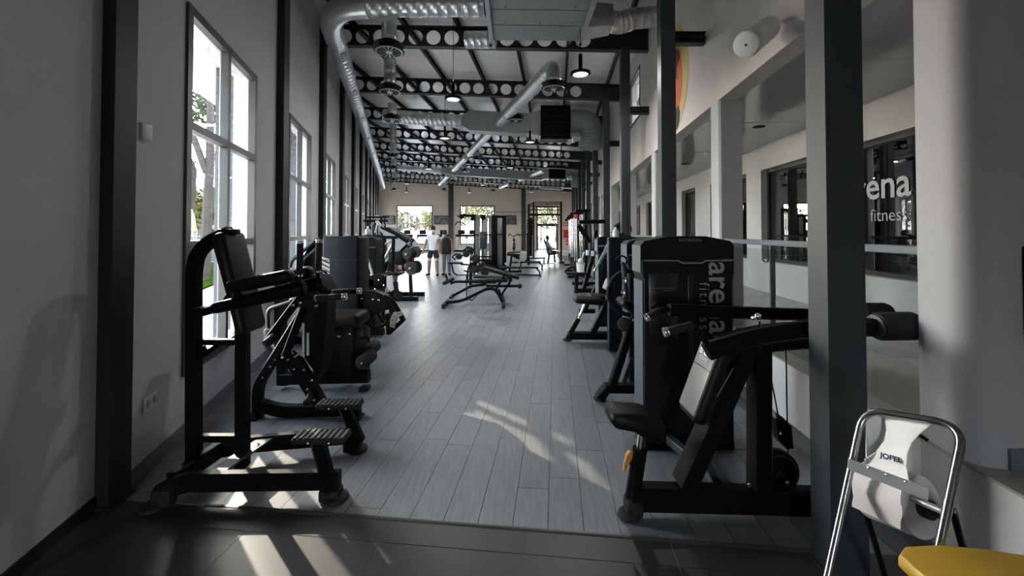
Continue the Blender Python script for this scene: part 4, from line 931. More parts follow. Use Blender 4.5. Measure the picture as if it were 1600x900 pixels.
# ---- selectorised machine parts shared by the rows
def tower(t, x0, y0, w=.72, d=.3, h=1.53, z0=.0, name=None, text_side=False, stripe=True):
    """weight tower: front towards the camera (-y), at x0..x0+w, y0..y0+d; tapering waist at its left edge"""
    w2 = w / 2; xc = x0 + w2
    pr = [(-w2, -.2), (-w2, .86), (-w2 * .985, .90), (-w2 * .80, .955), (-.25 * w, .985), (0, 1.0), (.25 * w, .985), (w2 * .80, .955), (w2 * .985, .90), (w2, .86)]
    # body: chamfered sides
    b = B(); zt = h - .19
    def ring(z, k, dd=0):
        a = w2 * k; e = .012
        return [V((xc - a, y0 + e, z)), V((xc - a + e * .7, y0, z)), V((xc + a - e * .7, y0, z)), V((xc + a, y0 + e, z)), V((xc + a, y0 + d, z)), V((xc - a, y0 + d, z))]
    rs = [ring(z0 + .0, .97), ring(z0 + .01, .965), ring(zt - .14, .955), ring(zt - .09, 1.0), ring(zt, 1.0)]
    n = 6; vs = sum(rs, []); b.add(vs, [(i * n + k, i * n + (k + 1) % n, (i + 1) * n + (k + 1) % n, (i + 1) * n + k) for i in range(len(rs) - 1) for k in range(n)] + [tuple(range(n - 1, -1, -1)), tuple(len(vs) - n + k for k in range(n))])
    body = obj('shroud', b, M_SHROUD, t, sharp=20)
    b = B()
    outline = [(-w2, 0), (-w2, .10), (-w2 + .025, .13), (-w2 + .1, .145), (-w * .2, .165), (w * .2, .165), (w2 - .1, .145), (w2 - .025, .13), (w2, .10), (w2, 0)]
    b.prism([(xc + u, y0 + .012, zt + .012 + v) for u, v in outline], (0, d - .012, 0)); cp = obj('top_cap', b, M_SHROUD, t, sharp=30)
    b = B(); b.prism([V((xc - w2 * .955 - .003, y0 + .012, z0 + .02)), V((xc - w2 * .955 - .003, y0 + d, z0 + .02)), V((xc - w2 * .955 - .003, y0 + d, zt - .15)), V((xc - w2 * .955 - .003, y0 + .012, zt - .15))], V((-.004, 0, 0)))
    b.prism([V((xc - w2 - .001, y0 + .012, zt - .09)), V((xc - w2 - .001, y0 + d, zt - .09)), V((xc - w2 - .001, y0 + d, zt + .11)), V((xc - w2 - .001, y0 + .012, zt + .11))], V((-.004, 0, 0)))
    obj('edge_trim', b, M_SHROUDE, t)
    b = B(); b.bar([V((xc - w2 + .02, y0 - .002, zt)), V((xc - w * .11, y0 - .002, zt)), V((xc - w * .06, y0 - .002, zt - .018)), V((xc + w * .14, y0 - .002, zt - .018)), V((xc + w * .19, y0 - .002, zt)), V((xc + w2 - .02, y0 - .002, zt))], .004, .008, up=(0, 0, 1)); obj('trim_line', b, M_LINE, t)
    b = B(); b.rbox((xc - w * .27, y0 - .0, zt - .35), (w * .32, .012, .52), .006); pl = obj('instruction_plate', b, mat('placard', (.012, .010, .010), .25), t)
    b = B()
    for k, (dx, wd, dz) in enumerate(((.0, .26, .15), (.04, .10, .135))): b.box((xc - w * .27 + dx * w, y0 - .008, zt - .35 + dz), (w * wd, .003, .006 if k == 0 else .003))
    obj('printed_line', b, mat('faint_print', (.13, .13, .13), .5), pl)
    b = B(); b.rbox((xc + .02 * w, y0 + .0, zt - .62), (w * .06, .014, 1.02), .006); obj('window_slot', b, mat('slot_black', (.004, .004, .004), .3), t)
    b = B(); b.bar([V((xc - w2 * .9, y0 + .02, z0 + .03)), V((xc + w2 * .95, y0 + .02, z0 + .03))], .05, .05); obj('base_plinth', b, M_BLACK, t)
    return body, cp, xc, zt
def seat_part(t, c, l=.40, w=.30, th=.075, tilt=0, rz=0, m=None):
    c = V(c); M = Matrix.Rotation(rz, 3, 'Z') @ Matrix.Rotation(tilt, 3, 'Y')
    b = B(); b.rbox(c, (l, w, th), .03, M, 4); return obj('seat', b, m or M_VINYL, t)

# ---- 3. near press machine on the right with its weight tower
t = thing('shoulder_press_machine', 'black press machine with grey back pad and long lever arms at nearest column', 'gym machine', (1.1, 2.4, 0))
y0 = 2.99; x0 = P(1003, 500, y0).x; x1 = P(1149, 500, y0).x
body, cp, xc, zt = tower(t, x0, y0, x1 - x0, .22, 1.56)
text('lettering', 'KETENON', .030, frame_m((xc + .02, y0 + .010, zt + .148), (1, 0, 0), (0, .15, 1)), M_LINE, cp, label='small grey lettering KETENON', space=1.25)
o = P(1124, 486, y0 - .004); text('lettering', 'arena', .235, frame_m(V((o.x, y0 - .002, 1.10)), (0, 0, -1), (1, 0, 0)), M_LINE, t, label='large grey vertical lettering arena', bold=.0025)
o = P(1103, 500, y0 - .004); text('lettering', 'fitness', .105, frame_m(V((o.x - .012, y0 - .002, 1.04)), (0, 0, -1), (1, 0, 0)), M_LINE, t, label='thin grey vertical lettering fitness', bold=-.001, space=1.25)
b = B(); b.rcyl((x1 - .005, y0 + .06, 1.27), (x1 + .02, y0 + .06, 1.27), .014, 10, .003); b.rcyl((x1 - .005, y0 + .06, .95), (x1 + .02, y0 + .06, .95), .014, 10, .003); obj('side_knob', b, M_BLACK, t)
Y = 2.30
b = B(); b.bar([P(985, 775, Y), P(1290, 783, Y)], .09, .13, c=.1); obj('base_bar', b, M_BLACK, t)
b = B(); c = P(984, 792, Y); b.lathe([(.055, 0), (.062, .008), (.058, .025), (.04, .04)], (c.x - .005, Y, 0), n=18); b.rbox((c.x + .02, Y, .06), (.10, .105, .11), .03); obj('rubber_foot', b, M_RUBBER, t)
b = B(); b.bar([P(987, 785, Y), P(1000, 700, Y)], .075, .062, up=(0, 1, 0), c=.3); obj('seat_post', b, M_BLACK, t)
b = B(); b.tube([P(998, 712, Y), P(1003, 672, Y)], .020, 14); obj('seat_stem', b, M_CHROME, t)
b = B(); b.prism([P(*p_, Y - .05) for p_ in ((985, 706), (989, 706), (988, 715), (982, 728), (977, 739), (975, 738), (976, 726), (980, 712))], (0, .03, 0)); b2 = B()
lvr = obj('seat_lever', b, M_ORANGE, t, label='orange plastic seat lever')
b = B(); b.rcyl(P(983, 721, Y), P(995, 722, Y), .018, 12, .004); b.rcyl(P(1003, 718, Y), P(1009, 719, Y), .01, 8, .002); obj('lever_pivot', b, M_BLACK, t)
# seat: thick nose, slight tilt
b = B(); sc_ = [P(*p_, Y - .04) for p_ in ((958, 649), (972, 648), (1010, 650), (1030, 657), (1044, 672), (1044, 692), (1030, 697), (1010, 688), (990, 676), (962, 671), (955, 662))]
cc = sum(sc_, V()) / len(sc_); vs = []
for yy, s_ in ((0, .86), (.01, .96), (.03, 1), (.16, 1), (.18, .96), (.19, .86)): vs += [cc + (p_ - cc) * s_ + V((0, yy, 0)) for p_ in sc_]
n = len(sc_); b.add(vs, [(i * n + (k + 1) % n, i * n + k, (i + 1) * n + k, (i + 1) * n + (k + 1) % n) for i in range(5) for k in range(n)] + [tuple(range(n)), tuple(5 * n + k for k in range(n - 1, -1, -1))]); obj('seat', b, M_VINYL, t, sharp=80)
# back pad, light grey face
nr = (P(1068, 560, Y) - P(1100, 572, Y)).normalized()
p, q = P(1140, 545, Y), P(1072, 655, Y)
p, q = P(1122, 538, Y), P(1080, 652, Y)
ax_ = (q - p).normalized(); nr = V((-1, 0, 0)); nr = (nr - ax_ * nr.dot(ax_)).normalized()
b = B(); b.pad(p, q, .22, .085, up=nr, r=.035, seg=4); bk = obj('back_pad', b, M_VINYL, t)
b = B()
b.pad(p + nr * .036 + ax_ * .02, q + nr * .036 - ax_ * .03, .195, .022, up=nr, r=.010, seg=2); fc = obj('pad_face', b, M_VINYLG, t, label='light grey vinyl face of the back pad')
mid_ = p + (q - p) * .34 + nr * .048
b = B(); b.bar([mid_ + V((0, -.097, 0)), mid_ + V((0, .097, 0))], .004, .003); obj('seam', b, M_VINYL, fc)
side = ax_.cross(nr).normalized(); rd = V((0, 1, 0)) if True else side
text('lettering', 'arena', .062, frame_m(p + (q - p) * .15 + nr * .0485, V((0, -1, 0)), -ax_), M_WHITE, fc, label='white lettering arena', bold=.001)
text('lettering', 'fitness', .036, frame_m(p + (q - p) * .235 + nr * .0485, V((0, -1, 0)), -ax_), M_WHITE, fc, label='small white lettering fitness')
# frame
b = B(); b.bar([P(1068, 757, Y), P(1134, 610, Y), P(1172, 520, Y)], .085, .15, up=(0, 1, 0)); obj('back_support', b, M_BLACK, t)
b = B(); b.bar([P(1186, 765, Y), P(1186, 535, Y)], .085, .122, up=(0, 1, 0)); obj('upright', b, M_BLACK, t)
b = B(); b.bar(fillet([P(1125, 545, Y), P(1190, 528, Y), P(1275, 522, Y), P(1330, 520, Y)], .2, 3), .085, .14); obj('top_beam', b, M_BLACK, t)
b = B(); b.bar([V((1.28, Y, .09)), V((1.12, 3.0, .09))], .06, .06); obj('tower_link', b, M_STEELR, t)
b = B(); b.bar([P(1102, 718, 2.45), P(1120, 757, 2.45)], .05, .04); obj('brace', b, M_STEELR, t)
# lever arms with grips and counterweights
for k, (Ya, a, c_, el, g0, g1) in enumerate(((2.12, (1108, 571), (1200, 542), (1088, 505), (1088, 507), (1040, 519)), (2.52, (1030, 482), (1200, 487), (1030, 482), (1034, 484), (1010, 496)))):
    b = B()
    if k == 0:
        arm = [P(1104, 550, Ya), P(1112, 546, Ya), P(1180, 526, Ya), P(1265, 513, Ya), P(1372, 511, Ya)]
        b.bar(fillet(arm, .2, 3), .06, .088, c=.25)
    else:
        arm = [P(1046, 484, Ya), P(1120, 487, Ya), P(1260, 492, Ya), P(1362, 492, Ya)]
        b.bar(fillet(arm, .2, 3), .055, .072, c=.25)
    la = obj('lever_arm', b, M_BLACK, t)
    b = B()
    if k == 0: b.tube(fillet([P(1114, 550, Ya), P(1084, 508, Ya), P(1040, 519, Ya)], .04, 5), .0155, 12)
    else: b.tube(fillet([P(1060, 484, Ya), P(1034, 483, Ya), P(1009, 497, Ya)], .04, 5), .0155, 12); b.tube(fillet([P(1046, 483, Ya + .1), P(1028, 472, Ya + .1), P(1018, 482, Ya + .1)], .03, 4), .012, 10)
    hd = obj('handle', b, M_BLACK, t)
    e1, e0 = (P(1041, 518.5, Ya), P(1082, 508.5, Ya)) if k == 0 else (P(1011, 496, Ya), P(1030, 485, Ya))
    b = B(); b.rcyl(e0, e1, .021, 14, .003); obj('rubber_grip', b, M_RUBBER, hd)
    b = B(); cap(b, e1 - (e1 - e0).normalized() * .012, e1 - e0, .024, .026); obj('chrome_ring', b, M_CHROME, hd)
    w0, w1 = (P(1374, 510, Ya), P(1424, 509, Ya)) if k == 0 else (P(1352, 491, Ya), P(1382, 491, Ya))
    b = B(); b.rcyl(w0 - V((.02, 0, 0)), w1 + V((.02, 0, 0)), .072 if k == 0 else .07, 28, .02); cw = obj('counterweight', b, M_FOAM, t)
    b = B(); b.rcyl(w0 - V((.028, 0, 0)), w0 - V((.018, 0, 0)), .06, 24, .004); obj('weight_collar', b, M_STEELR, cw)
b = B(); b.rcyl(P(1184, 492, 2.2), P(1184, 500, 2.2), .012, 10, .002); b.ball(P(1184, 494, 2.2), .018, 10); b.ball(P(1177, 497, 2.2), .011, 8); b.rcyl(P(1184, 495, 2.2), P(1187, 511, 2.2), .008, 8, .002); obj('rod_end', b, M_CHROME, t)
b = B(); b.rcyl(P(1187, 508, 2.2), P(1188, 524, 2.2), .007, 8, .002); obj('push_rod', b, M_BLACK, t)
b = B(); b.tube([P(1228, 545, 2.42), P(1230, 660, 2.42)], .004, 6); b.tube([P(1201, 572, 2.42), P(1217, 655, 2.42)], .004, 6); b.tube([P(1231, 700, 2.42), P(1232, 730, 2.42)], .004, 6); obj('cable', b, M_BLACK, t)
b = B(); b.prism([P(*p_, 2.40) for p_ in ((1212, 654), (1221, 664), (1220, 650), (1237, 666), (1240, 701), (1230, 702), (1217, 688))], (0, .05, 0)); pb = obj('pulley_block', b, M_BLACK, t)
b = B(); b.rcyl(P(1219, 677, 2.40), P(1219, 677, 2.385), .008, 8, .002); obj('bolt', b, M_CHROME, pb)
b = B(); c = P(1212, 735, 2.42); b.rcyl(c + V((0, -.03, 0)), c + V((0, .03, 0)), .125, 32, .012); pw_ = obj('pulley', b, M_BLACK, t)
b = B(); b.ring(c + V((0, -.03, 0)), (0, 1, 0), .10, .006, 28, 6); b.rcyl(c + V((0, -.045, 0)), c + V((0, .0, 0)), .025, 12, .004); obj('pulley_rim', b, M_STEEL, pw_)
b = B(); bolts(b, [P(1229, 754, 2.25), P(1170, 757, 2.25)], (0, -1, 0), .012); obj('bolt', b, M_CHROME, t)
b = B(); b.tube([P(1120, 620, 2.2), P(1146, 575, 2.2)], .002, 5); obj('wire', b, M_SILVER, t)

# ---- 4. right row behind the press machine
def frame_line(b, pts, Y, w=.07, h=.07, f=0):
    q = [P(x, y, Y) for x, y in pts]; b.bar(fillet(q, f, 4) if f else q, w, h, up=(0, 1, 0))
t = thing('arm_curl_machine', 'black weight machine with round cam and swinging arm, second in the right row', 'gym machine', (1.2, 4.1, 0))
y0 = 4.22; x0 = P(981, 500, y0).x; tower(t, x0, y0, .70, .24, 1.53)
text('lettering', 'KETENON', .030, frame_m((x0 + .38, y0 + .010, 1.53 - .045), (1, 0, 0), (0, .15, 1)), M_LINE, t, label='small grey lettering KETENON', space=1.25)
Y = 3.84
b = B(); frame_line(b, [(936, 622), (948, 606), (1000, 606)], Y, .08, .10); obj('base_bar', b, M_BLACK, t)
b = B(); c = F(937, 624); b.lathe([(.05, 0), (.06, .008), (.055, .02), (.03, .035)], (c.x, c.y, 0), n=16); obj('rubber_foot', b, M_RUBBER, t)
b = B(); frame_line(b, [(957, 600), (992, 488)], Y, .07, .08); obj('frame_arm', b, M_BLACK, t)
b = B(); frame_line(b, [(975, 598), (988, 560)], Y, .04, .03); obj('brace', b, M_STEELR, t)
b = B(); b.rcyl(P(990, 500, Y - .05), P(990, 500, Y - .15), .015, 10, .003); obj('bolt', b, M_CHROME, t)
b = B(); b.pad(P(968, 468, Y - .1), P(996, 490, Y - .1), .25, .07, up=(.3, 0, 1), r=.03); obj('seat', b, M_VINYL, t)
b = B(); c = P(986, 458, Y); b.ring(c, (.25, 1, 0), .205, .022, 32, 8, 40, 330); obj('cam', b, M_BLACK, t)
b = B(); b.tube(fillet([P(974, 412, Y), P(976, 432, Y), P(979, 478, Y)], .05), .025, 12); b.tube(fillet([P(972, 410, Y), P(978, 420, Y), P(996, 436, Y)], .05), .018, 10); obj('swing_arm', b, M_STEELR, t)
b = B(); b.rcyl(P(977, 438, Y - .03), P(977, 438, Y - .09), .03, 14, .006); b.rcyl(P(975, 457, Y - .03), P(975, 457, Y - .09), .026, 14, .006); obj('pivot_cap', b, M_CHROME, t)
b = B(); b.ring(P(971, 408, Y), (0, 1, .2), .05, .009, 20, 6); obj('handle_loop', b, M_BLACK, t)
b = B(); b.rcyl(P(976, 507, Y - .1), P(976, 507, Y + .15), .065, 18, .015); obj('foam_roller', b, M_FOAM, t)

t = thing('seated_press_machine', 'black weight machine with padded seat and slanting base, third in the right row', 'gym machine', (1.2, 5.7, 0))
y0 = 5.36; x0 = P(952, 500, y0).x; b = B(); b.rbox((x0 + .37, y0 + .07, .765), (.74, .14, 1.49), .02); obj('shroud', b, M_SHROUD, t)
b = B(); b.box((x0 - .002, y0 + .03, .76), (.006, .03, 1.4)); obj('edge_trim', b, M_SHROUDE, t)
Y = 5.85
b = B(); frame_line(b, [(888, 524), (960, 524)], Y, .09, .16); obj('base_bar', b, M_BLACK, t)
b = B(); c = F(886, 532); b.lathe([(.05, 0), (.07, .008), (.06, .02), (.03, .04)], (c.x, c.y, 0), n=16); obj('rubber_foot', b, M_RUBBER, t)
b = B(); frame_line(b, [(886, 530), (904, 498)], Y, .06, .06); obj('seat_post', b, M_BLACK, t)
b = B(); b.tube([P(904, 499, Y), P(914, 474, Y)], .02, 12); obj('seat_stem', b, M_CHROME, t)
b = B(); b.prism([P(*p_, Y - .06) for p_ in ((905, 494), (902, 496), (896, 504), (897, 502), (901, 493))], (0, .03, 0)); obj('seat_lever', b, M_ORANGE, t, label='orange plastic seat lever')
b = B(); b.pad(P(897, 467, Y), P(942, 471, Y), .30, .085, up=(0, 0, 1), r=.035); obj('seat', b, M_VINYL, t)
b = B(); frame_line(b, [(926, 520), (950, 470), (955, 455)], Y, .08, .10); obj('frame_arm', b, M_BLACK, t)
b = B(); b.pad(P(945, 452, Y), P(951, 436, Y), .22, .04, up=(-1, 0, .3), r=.015); obj('back_pad', b, M_VINYLG, t)
b = B(); b.tube([P(932, 418, Y), P(957, 365, Y)], .012, 8); b.rcyl(P(931, 419, Y), P(929, 424, Y), .02, 8, .004); obj('pull_rod', b, M_SILVER, t)
b = B(); b.pad(P(920, 462, Y + .3), P(948, 464, Y + .3), .3, .06, r=.025); obj('knee_pad', b, M_VINYL, t)
# spray bottle on it
t2 = thing('spray_bottle', 'white bottle standing on the third weight tower of the right row', 'bottle', V((P(962, 372, 5.45).x, 5.45, 1.51)))
c = V((P(962, 372, 5.45).x, 5.45, 1.511)); b = B(); b.lathe([(.04, 0), (.045, .01), (.045, .07), (.03, .095), (.014, .10)], c, n=16); obj('bottle', b, M_WHITE, t2)
b = B(); b.lathe([(.014, .0), (.014, .025), (.008, .03)], c + V((0, 0, .10)), n=10); obj('cap', b, M_WHITE, t2)

t = thing('chest_press_machine', 'dark weight tower with white line and diagonal rod, fourth in right row', 'gym machine', (1.5, 6.9, 0))
y0 = 6.85; x0 = P(934, 400, y0).x; tower(t, x0, y0, .70, .26, 1.53)
b = B(); frame_line(b, [(960, 372), (932, 418)], 6.6, .03, .02); obj('pull_rod', b, M_SILVER, t)
b = B(); b.pad(P(934, 462, 7.2), P(950, 464, 7.2), .28, .06); obj('seat', b, M_VINYL, t)
b = B(); frame_line(b, [(912, 488), (935, 440)], 7.3, .06, .08); frame_line(b, [(905, 486), (950, 486)], 7.3, .07, .08); obj('frame_arm', b, M_BLACK, t)
b = B()
for dy in (0, .32): b.tube(fillet([P(936, 386, 7.3 + dy), P(946, 372, 7.3 + dy), P(975, 365, 7.3 + dy)], .05), .02, 8)
obj('overhead_arm', b, M_BLACK, t)
# rotary unit behind with dark round cam above the towers
t = thing('pulldown_machine', 'black machine with a round pulley head rising above the towers of the right row', 'gym machine', (2.0, 8.3, 0))
c = P(974, 358, 8.0)
b = B(); b.rcyl(c + V((0, -.05, 0)), c + V((0, .05, 0)), .16, 22, .02); obj('pulley', b, M_BLACK, t)
b = B(); b.bar([V((c.x - .02, 8.08, 0)), V((c.x - .02, 8.08, c.z + .1))], .09, .1, up=(0, 1, 0)); obj('upright', b, M_BLACK, t)
b = B(); b.bar([P(960, 352, 8.0), P(985, 364, 8.0)], .06, .05); b.tube([P(955, 364, 8.0), P(966, 352, 8)], .018, 8); obj('lever_arm', b, M_STEELR, t)
b = B(); b.box((c.x + .1, 8.1, .04), (.9, .5, .08)); obj('base_bar', b, M_BLACK, t)

# bucket machine: stand with rounded seat and white bucket
t = thing('leg_machine', 'black machine with overhead arch and low seat holding the bucket', 'gym machine', (1.7, 10.4, 0))
Y = 10.4
b = B(); b.tube([P(900, 458, Y), P(901, 430, Y)], .05, 10); obj('seat_post', b, M_BLACK, t)
b = B(); frame_line(b, [(899, 454), (932, 454)], Y, .1, .14); obj('base_bar', b, M_BLACK, t)
b = B(); b.pad(P(884, 427, Y), P(916, 427, Y), .4, .06, r=.028); obj('seat', b, M_VINYL, t)
b = B(); b.tube(fillet([P(883, 426, Y + .1), P(888, 419, Y + .1), P(899, 417, Y + .1)], .1), .035, 8); obj('thigh_pad', b, M_VINYL, t)
b = B(); frame_line(b, [(912, 452), (928, 395), (931, 360)], Y, .1, .14); frame_line(b, [(905, 347), (945, 346)], Y, .1, .1); obj('overhead_arch', b, M_BLACK, t)
b = B(); b.tube(fillet([P(904, 347, Y), P(921, 348, Y), P(923, 395, Y)], .1), .045, 10); obj('swing_arm', b, M_STEELR, t)
b = B()
for px, py in ((918, 395), (926, 396)): b.rcyl(P(px, py - 4, Y - .05), P(px, py + 4, Y - .05), .045, 10, .01)
obj('grip', b, M_WHITE, t)
b = B(); b.bar([P(904, 352, Y), P(921, 378, Y)], .1, .12); obj('brace', b, M_BLACK, t)
b = B(); b.rcyl(P(900, 338.5, Y - .1), P(900, 338.5, Y + .05), .06, 16, .02); obj('red_ball_grip', b, M_RED, t, label='red ball grip')
c = P(907, 425, 10.2); t = thing('cleaning_bucket', 'small white bucket with a brush on the low seat at the right row', 'bucket', c)
b = B(); b.lathe([(.09, 0), (.105, .22), (.11, .225)], c, n=20); obj('bucket', b, M_WHITE, t)
b = B(); b.lathe([(.111, .205), (.114, .215), (.111, .235), (.09, .23)], c, n=20); obj('rim', b, mat('bucket_rim', (.5, .38, .15), .5), t)
b = B(); b.tube([c + V((-.03, 0, .1)), c + V((.09, 0, .5))], .014, 8); b.ball(c + V((0, 0, .27)), .07, 10); obj('brush', b, M_PAPER, t)
# further frames of the right row: cable columns
for k, (px, y) in enumerate(((915, 12.2), (905, 14.0), (899, 16.2), (895, 19.0))):
    x = P(px, 400, y).x
    t = thing('cable_column', 'tall thin black cable column in the far right row, %s from the camera' % ORD[k], 'gym machine', (x, y, 0), 0, 'cable columns of the right row')
    b = B(); b.bar([V((x, y, 0)), V((x, y, 2.25))], .09, .09, up=(0, 1, 0)); obj('upright', b, M_BLACK, t)
    b = B(); b.tube([V((x - .1, y, .2)), V((x - .1, y, 2.1))], .018, 8); b.tube([V((x - .16, y, .2)), V((x - .16, y, 2.1))], .018, 8); obj('guide_rod', b, M_CHROME, t)
    b = B(); b.bar([V((x - .3, y, 2.2)), V((x + .15, y, 2.2))], .08, .08); obj('top_arm', b, M_BLACK, t)
    b = B(); b.bar([V((x - .4, y, .05)), V((x + .4, y, .05))], .1, .08); b.bar([V((x, y - .35, .05)), V((x, y + .35, .05))], .1, .08); obj('base_bar', b, M_BLACK, t)
    b = B()
    for j in range(8): b.box((x - .13, y, .25 + j * .045), (.16, .09, .04))
    obj('stack_plate', b, M_STEEL, t)
    b = B(); b.rcyl((x - .3, y - .03, 2.12), (x - .3, y + .03, 2.12), .06, 14, .01); obj('pulley', b, M_BLACK, t)
# ---- 5. left row beyond the lever machine
t = thing('leg_curl_machine', 'black weight machine with pale slanted stripes, cam wheel and foam rollers', 'gym machine', (-2.0, 4.3, 0))
Y0 = 4.35; x0 = P(502, 450, Y0).x; x1 = P(560, 450, Y0).x
b = B(); b.rbox(((x0 + x1) / 2, Y0 + .17, .92), (x1 - x0, .34, 1.22), .03, seg=3); b.rbox(((x0 + x1) / 2, Y0 + .17, .32), (x1 - x0 + .05, .3, .6), .02); sh = obj('shroud', b, M_SHROUD, t)
b = B()
for k, (xa, ya, xb, yb) in enumerate(((503, 401, 515, 405), (503, 407.5, 515, 412.5), (503, 414, 515, 419.5), (503, 420.5, 515, 427))):
    b.prism([P(xa, ya, Y0 - .002), P(xb, yb, Y0 - .002), P(xb, yb + 5, Y0 - .002), P(xa, ya + 3.5, Y0 - .002)], (0, .006, 0))
b.prism([P(503, 419, Y0 - .002), P(510, 424, Y0 - .002), P(515, 432, Y0 - .002), P(515, 437, Y0 - .002), P(509, 430, Y0 - .002), P(503, 424, Y0 - .002)], (0, .006, 0))
obj('slanted_stripe', b, M_LINE, sh, label='pale slanted stripes')
b = B()
for x, y in ((512, 489), (512, 494)): b.rcyl(P(x, y, Y0 - .01), P(x, y, Y0 - .02), .014, 10, .002)
obj('label_mark', b, M_LINE, sh)
b = B(); b.box(((x0 + x1) / 2, Y0 - .002, 1.28), (x1 - x0 - .03, .01, .006)); obj('trim_line', b, M_STEEL, t)
Yb = 4.12
b = B(); b.bar([P(440, 591, Yb), P(577, 588, Yb)], .1, .11); obj('base_bar', b, M_BLACK, t)
b = B(); b.bar([P(441, 600, Yb), P(441, 548, Yb)], .08, .085, up=(0, 1, 0)); b.prism([P(434, 603, Yb), P(448, 603, Yb), P(446, 590, Yb), P(438, 590, Yb)], (0, .08, 0)); obj('rear_foot', b, M_BLACK, t)
b = B(); c = P(570, 597, Yb); b.rbox((c.x, Yb, .02), (.09, .12, .04), .01); obj('rubber_foot', b, M_RUBBER, t)
b = B(); b.pad(P(503, 497, Yb - .1), P(570, 497, Yb - .1), .36, .13, r=.05, seg=4); obj('seat', b, M_VINYL, t)
b = B(); b.rbox(P(530, 540, Yb + .0), (.40, .30, .52), .03); obj('lower_cover', b, M_BLACK, t)
b = B(); b.rbox(P(515, 510, Yb - .17), (.20, .03, .07), .008); sc_ = obj('seat_bracket', b, M_BLACK, t)
b = B(); bolts(b, [P(*q, Yb - .19) for q in ((512, 510), (546, 522), (530, 526), (498, 547))], (0, -1, 0), .012); obj('bolt', b, M_CHROME, t)
b = B(); b.prism([P(*q, Yb - .2) for q in ((487, 572), (497, 558), (500, 560), (490, 578))], (0, .03, 0)); obj('grip_lever', b, M_STEELR, t)
for (px, py, y, r) in ((568, 565, 3.98, .075), (576, 548, 4.3, .075)):
    b = B(); b.rcyl(P(px, py, y) + V((0, -.05, 0)), P(px, py, y) + V((0, .22, 0)), r * .9, 20, .02); fr_ = obj('foam_roller', b, M_FOAM, t)
    b = B(); b.rcyl(P(px, py, y) + V((0, -.062, 0)), P(px, py, y) + V((0, -.045, 0)), .012, 10, .003); obj('bolt', b, M_CHROME, fr_)
b = B(); b.tube(fillet([P(562, 530, 4.15), P(575, 526, 4.15), P(576, 535, 4.15)], .03), .012, 8); obj('roller_bracket', b, M_BLACK, t)
c = P(588, 487, 4.45)
b = B(); b.ring(c, (.15, 1, 0), .165, .02, 34, 8); b.rcyl(c + V((0, -.03, 0)), c + V((0, .03, 0)), .04, 14, .008)
for k in range(5): a = 2 * math.pi * k / 5 + .3; b.bar([c, c + V((math.cos(a) * .16, 0, math.sin(a) * .16))], .03, .03)
obj('cam_wheel', b, M_BLACK, t)
b = B(); b.prism([P(*q, 4.4) for q in ((560, 455), (585, 455), (604, 463), (606, 480), (590, 492), (560, 482))], (0, .12, 0)); cv = obj('cam_cover', b, M_BLACK, t)
b = B(); bolts(b, [P(*q, 4.4) for q in ((565, 467), (583, 468), (592, 469))], (0, -1, 0), .012); obj('bolt', b, M_CHROME, cv)
b = B(); b.tube(fillet([P(600, 464, 4.35), P(612, 470, 4.35), P(623, 488, 4.35)], .08, 5), .03, 12); b.bar([P(608, 520, 4.35), P(630, 500, 4.35), P(625, 490, 4.35)], .05, .05, up=(0, 1, 0)); b.bar([P(606, 490, 4.35), P(608, 522, 4.35)], .05, .05, up=(0, 1, 0)); obj('crank_arm', b, M_BLACK, t)
b = B(); b.prism([P(*q, 4.3) for q in ((614, 489), (626, 487), (628, 493), (620, 497), (617, 505), (616, 513), (609, 510), (609, 500))], (0, .05, 0)); pdl = obj('adjustment_sector', b, M_BEIGE, t, label='beige curved adjustment sector')
b = B(); bolts(b, [P(*q, 4.3) for q in ((613, 508), (613, 500), (616, 494), (622, 490))], (0, -1, 0), .008, .004); obj('sector_hole', b, M_STEEL, pdl)
b = B(); b.tube([P(578, 528, 4.3), P(598, 513, 4.35)], .004, 6); obj('cable', b, M_BLACK, t)
b = B()
for dx in (0, 1):
    q = [P(453, 418, 4.7), P(455, 408, 4.7), P(497 + dx * 0, 372, 4.7)]; o = V((0, .28 * dx, 0)); b.tube(fillet([v_ + o for v_ in q], .08), .02, 10)
obj('pull_bar', b, M_STEEL, t)

t = thing('seated_curl_machine', 'dark weight machine mostly hidden behind the striped one', 'gym machine', (-2.6, 5.9, 0))
x0, x1 = P(470, 400, 5.8).x, P(512, 400, 5.8).x
b = B(); b.prism([P(*q, 5.8) for q in ((474, 400), (486, 380), (492, 378), (512, 377), (512, 540), (474, 540))], (0, .3, 0)); obj('shroud', b, M_SHROUD, t)
b = B(); b.box((x0 + .2, 5.95, .05), (.9, .3, .1)); obj('base_bar', b, M_BLACK, t)
b = B(); b.bar([V((x0 + .1, 5.9, .05)), V((x0 + .1, 5.9, .5))], .1, .1, up=(0, 1, 0)); obj('frame_arm', b, M_BLACK, t)

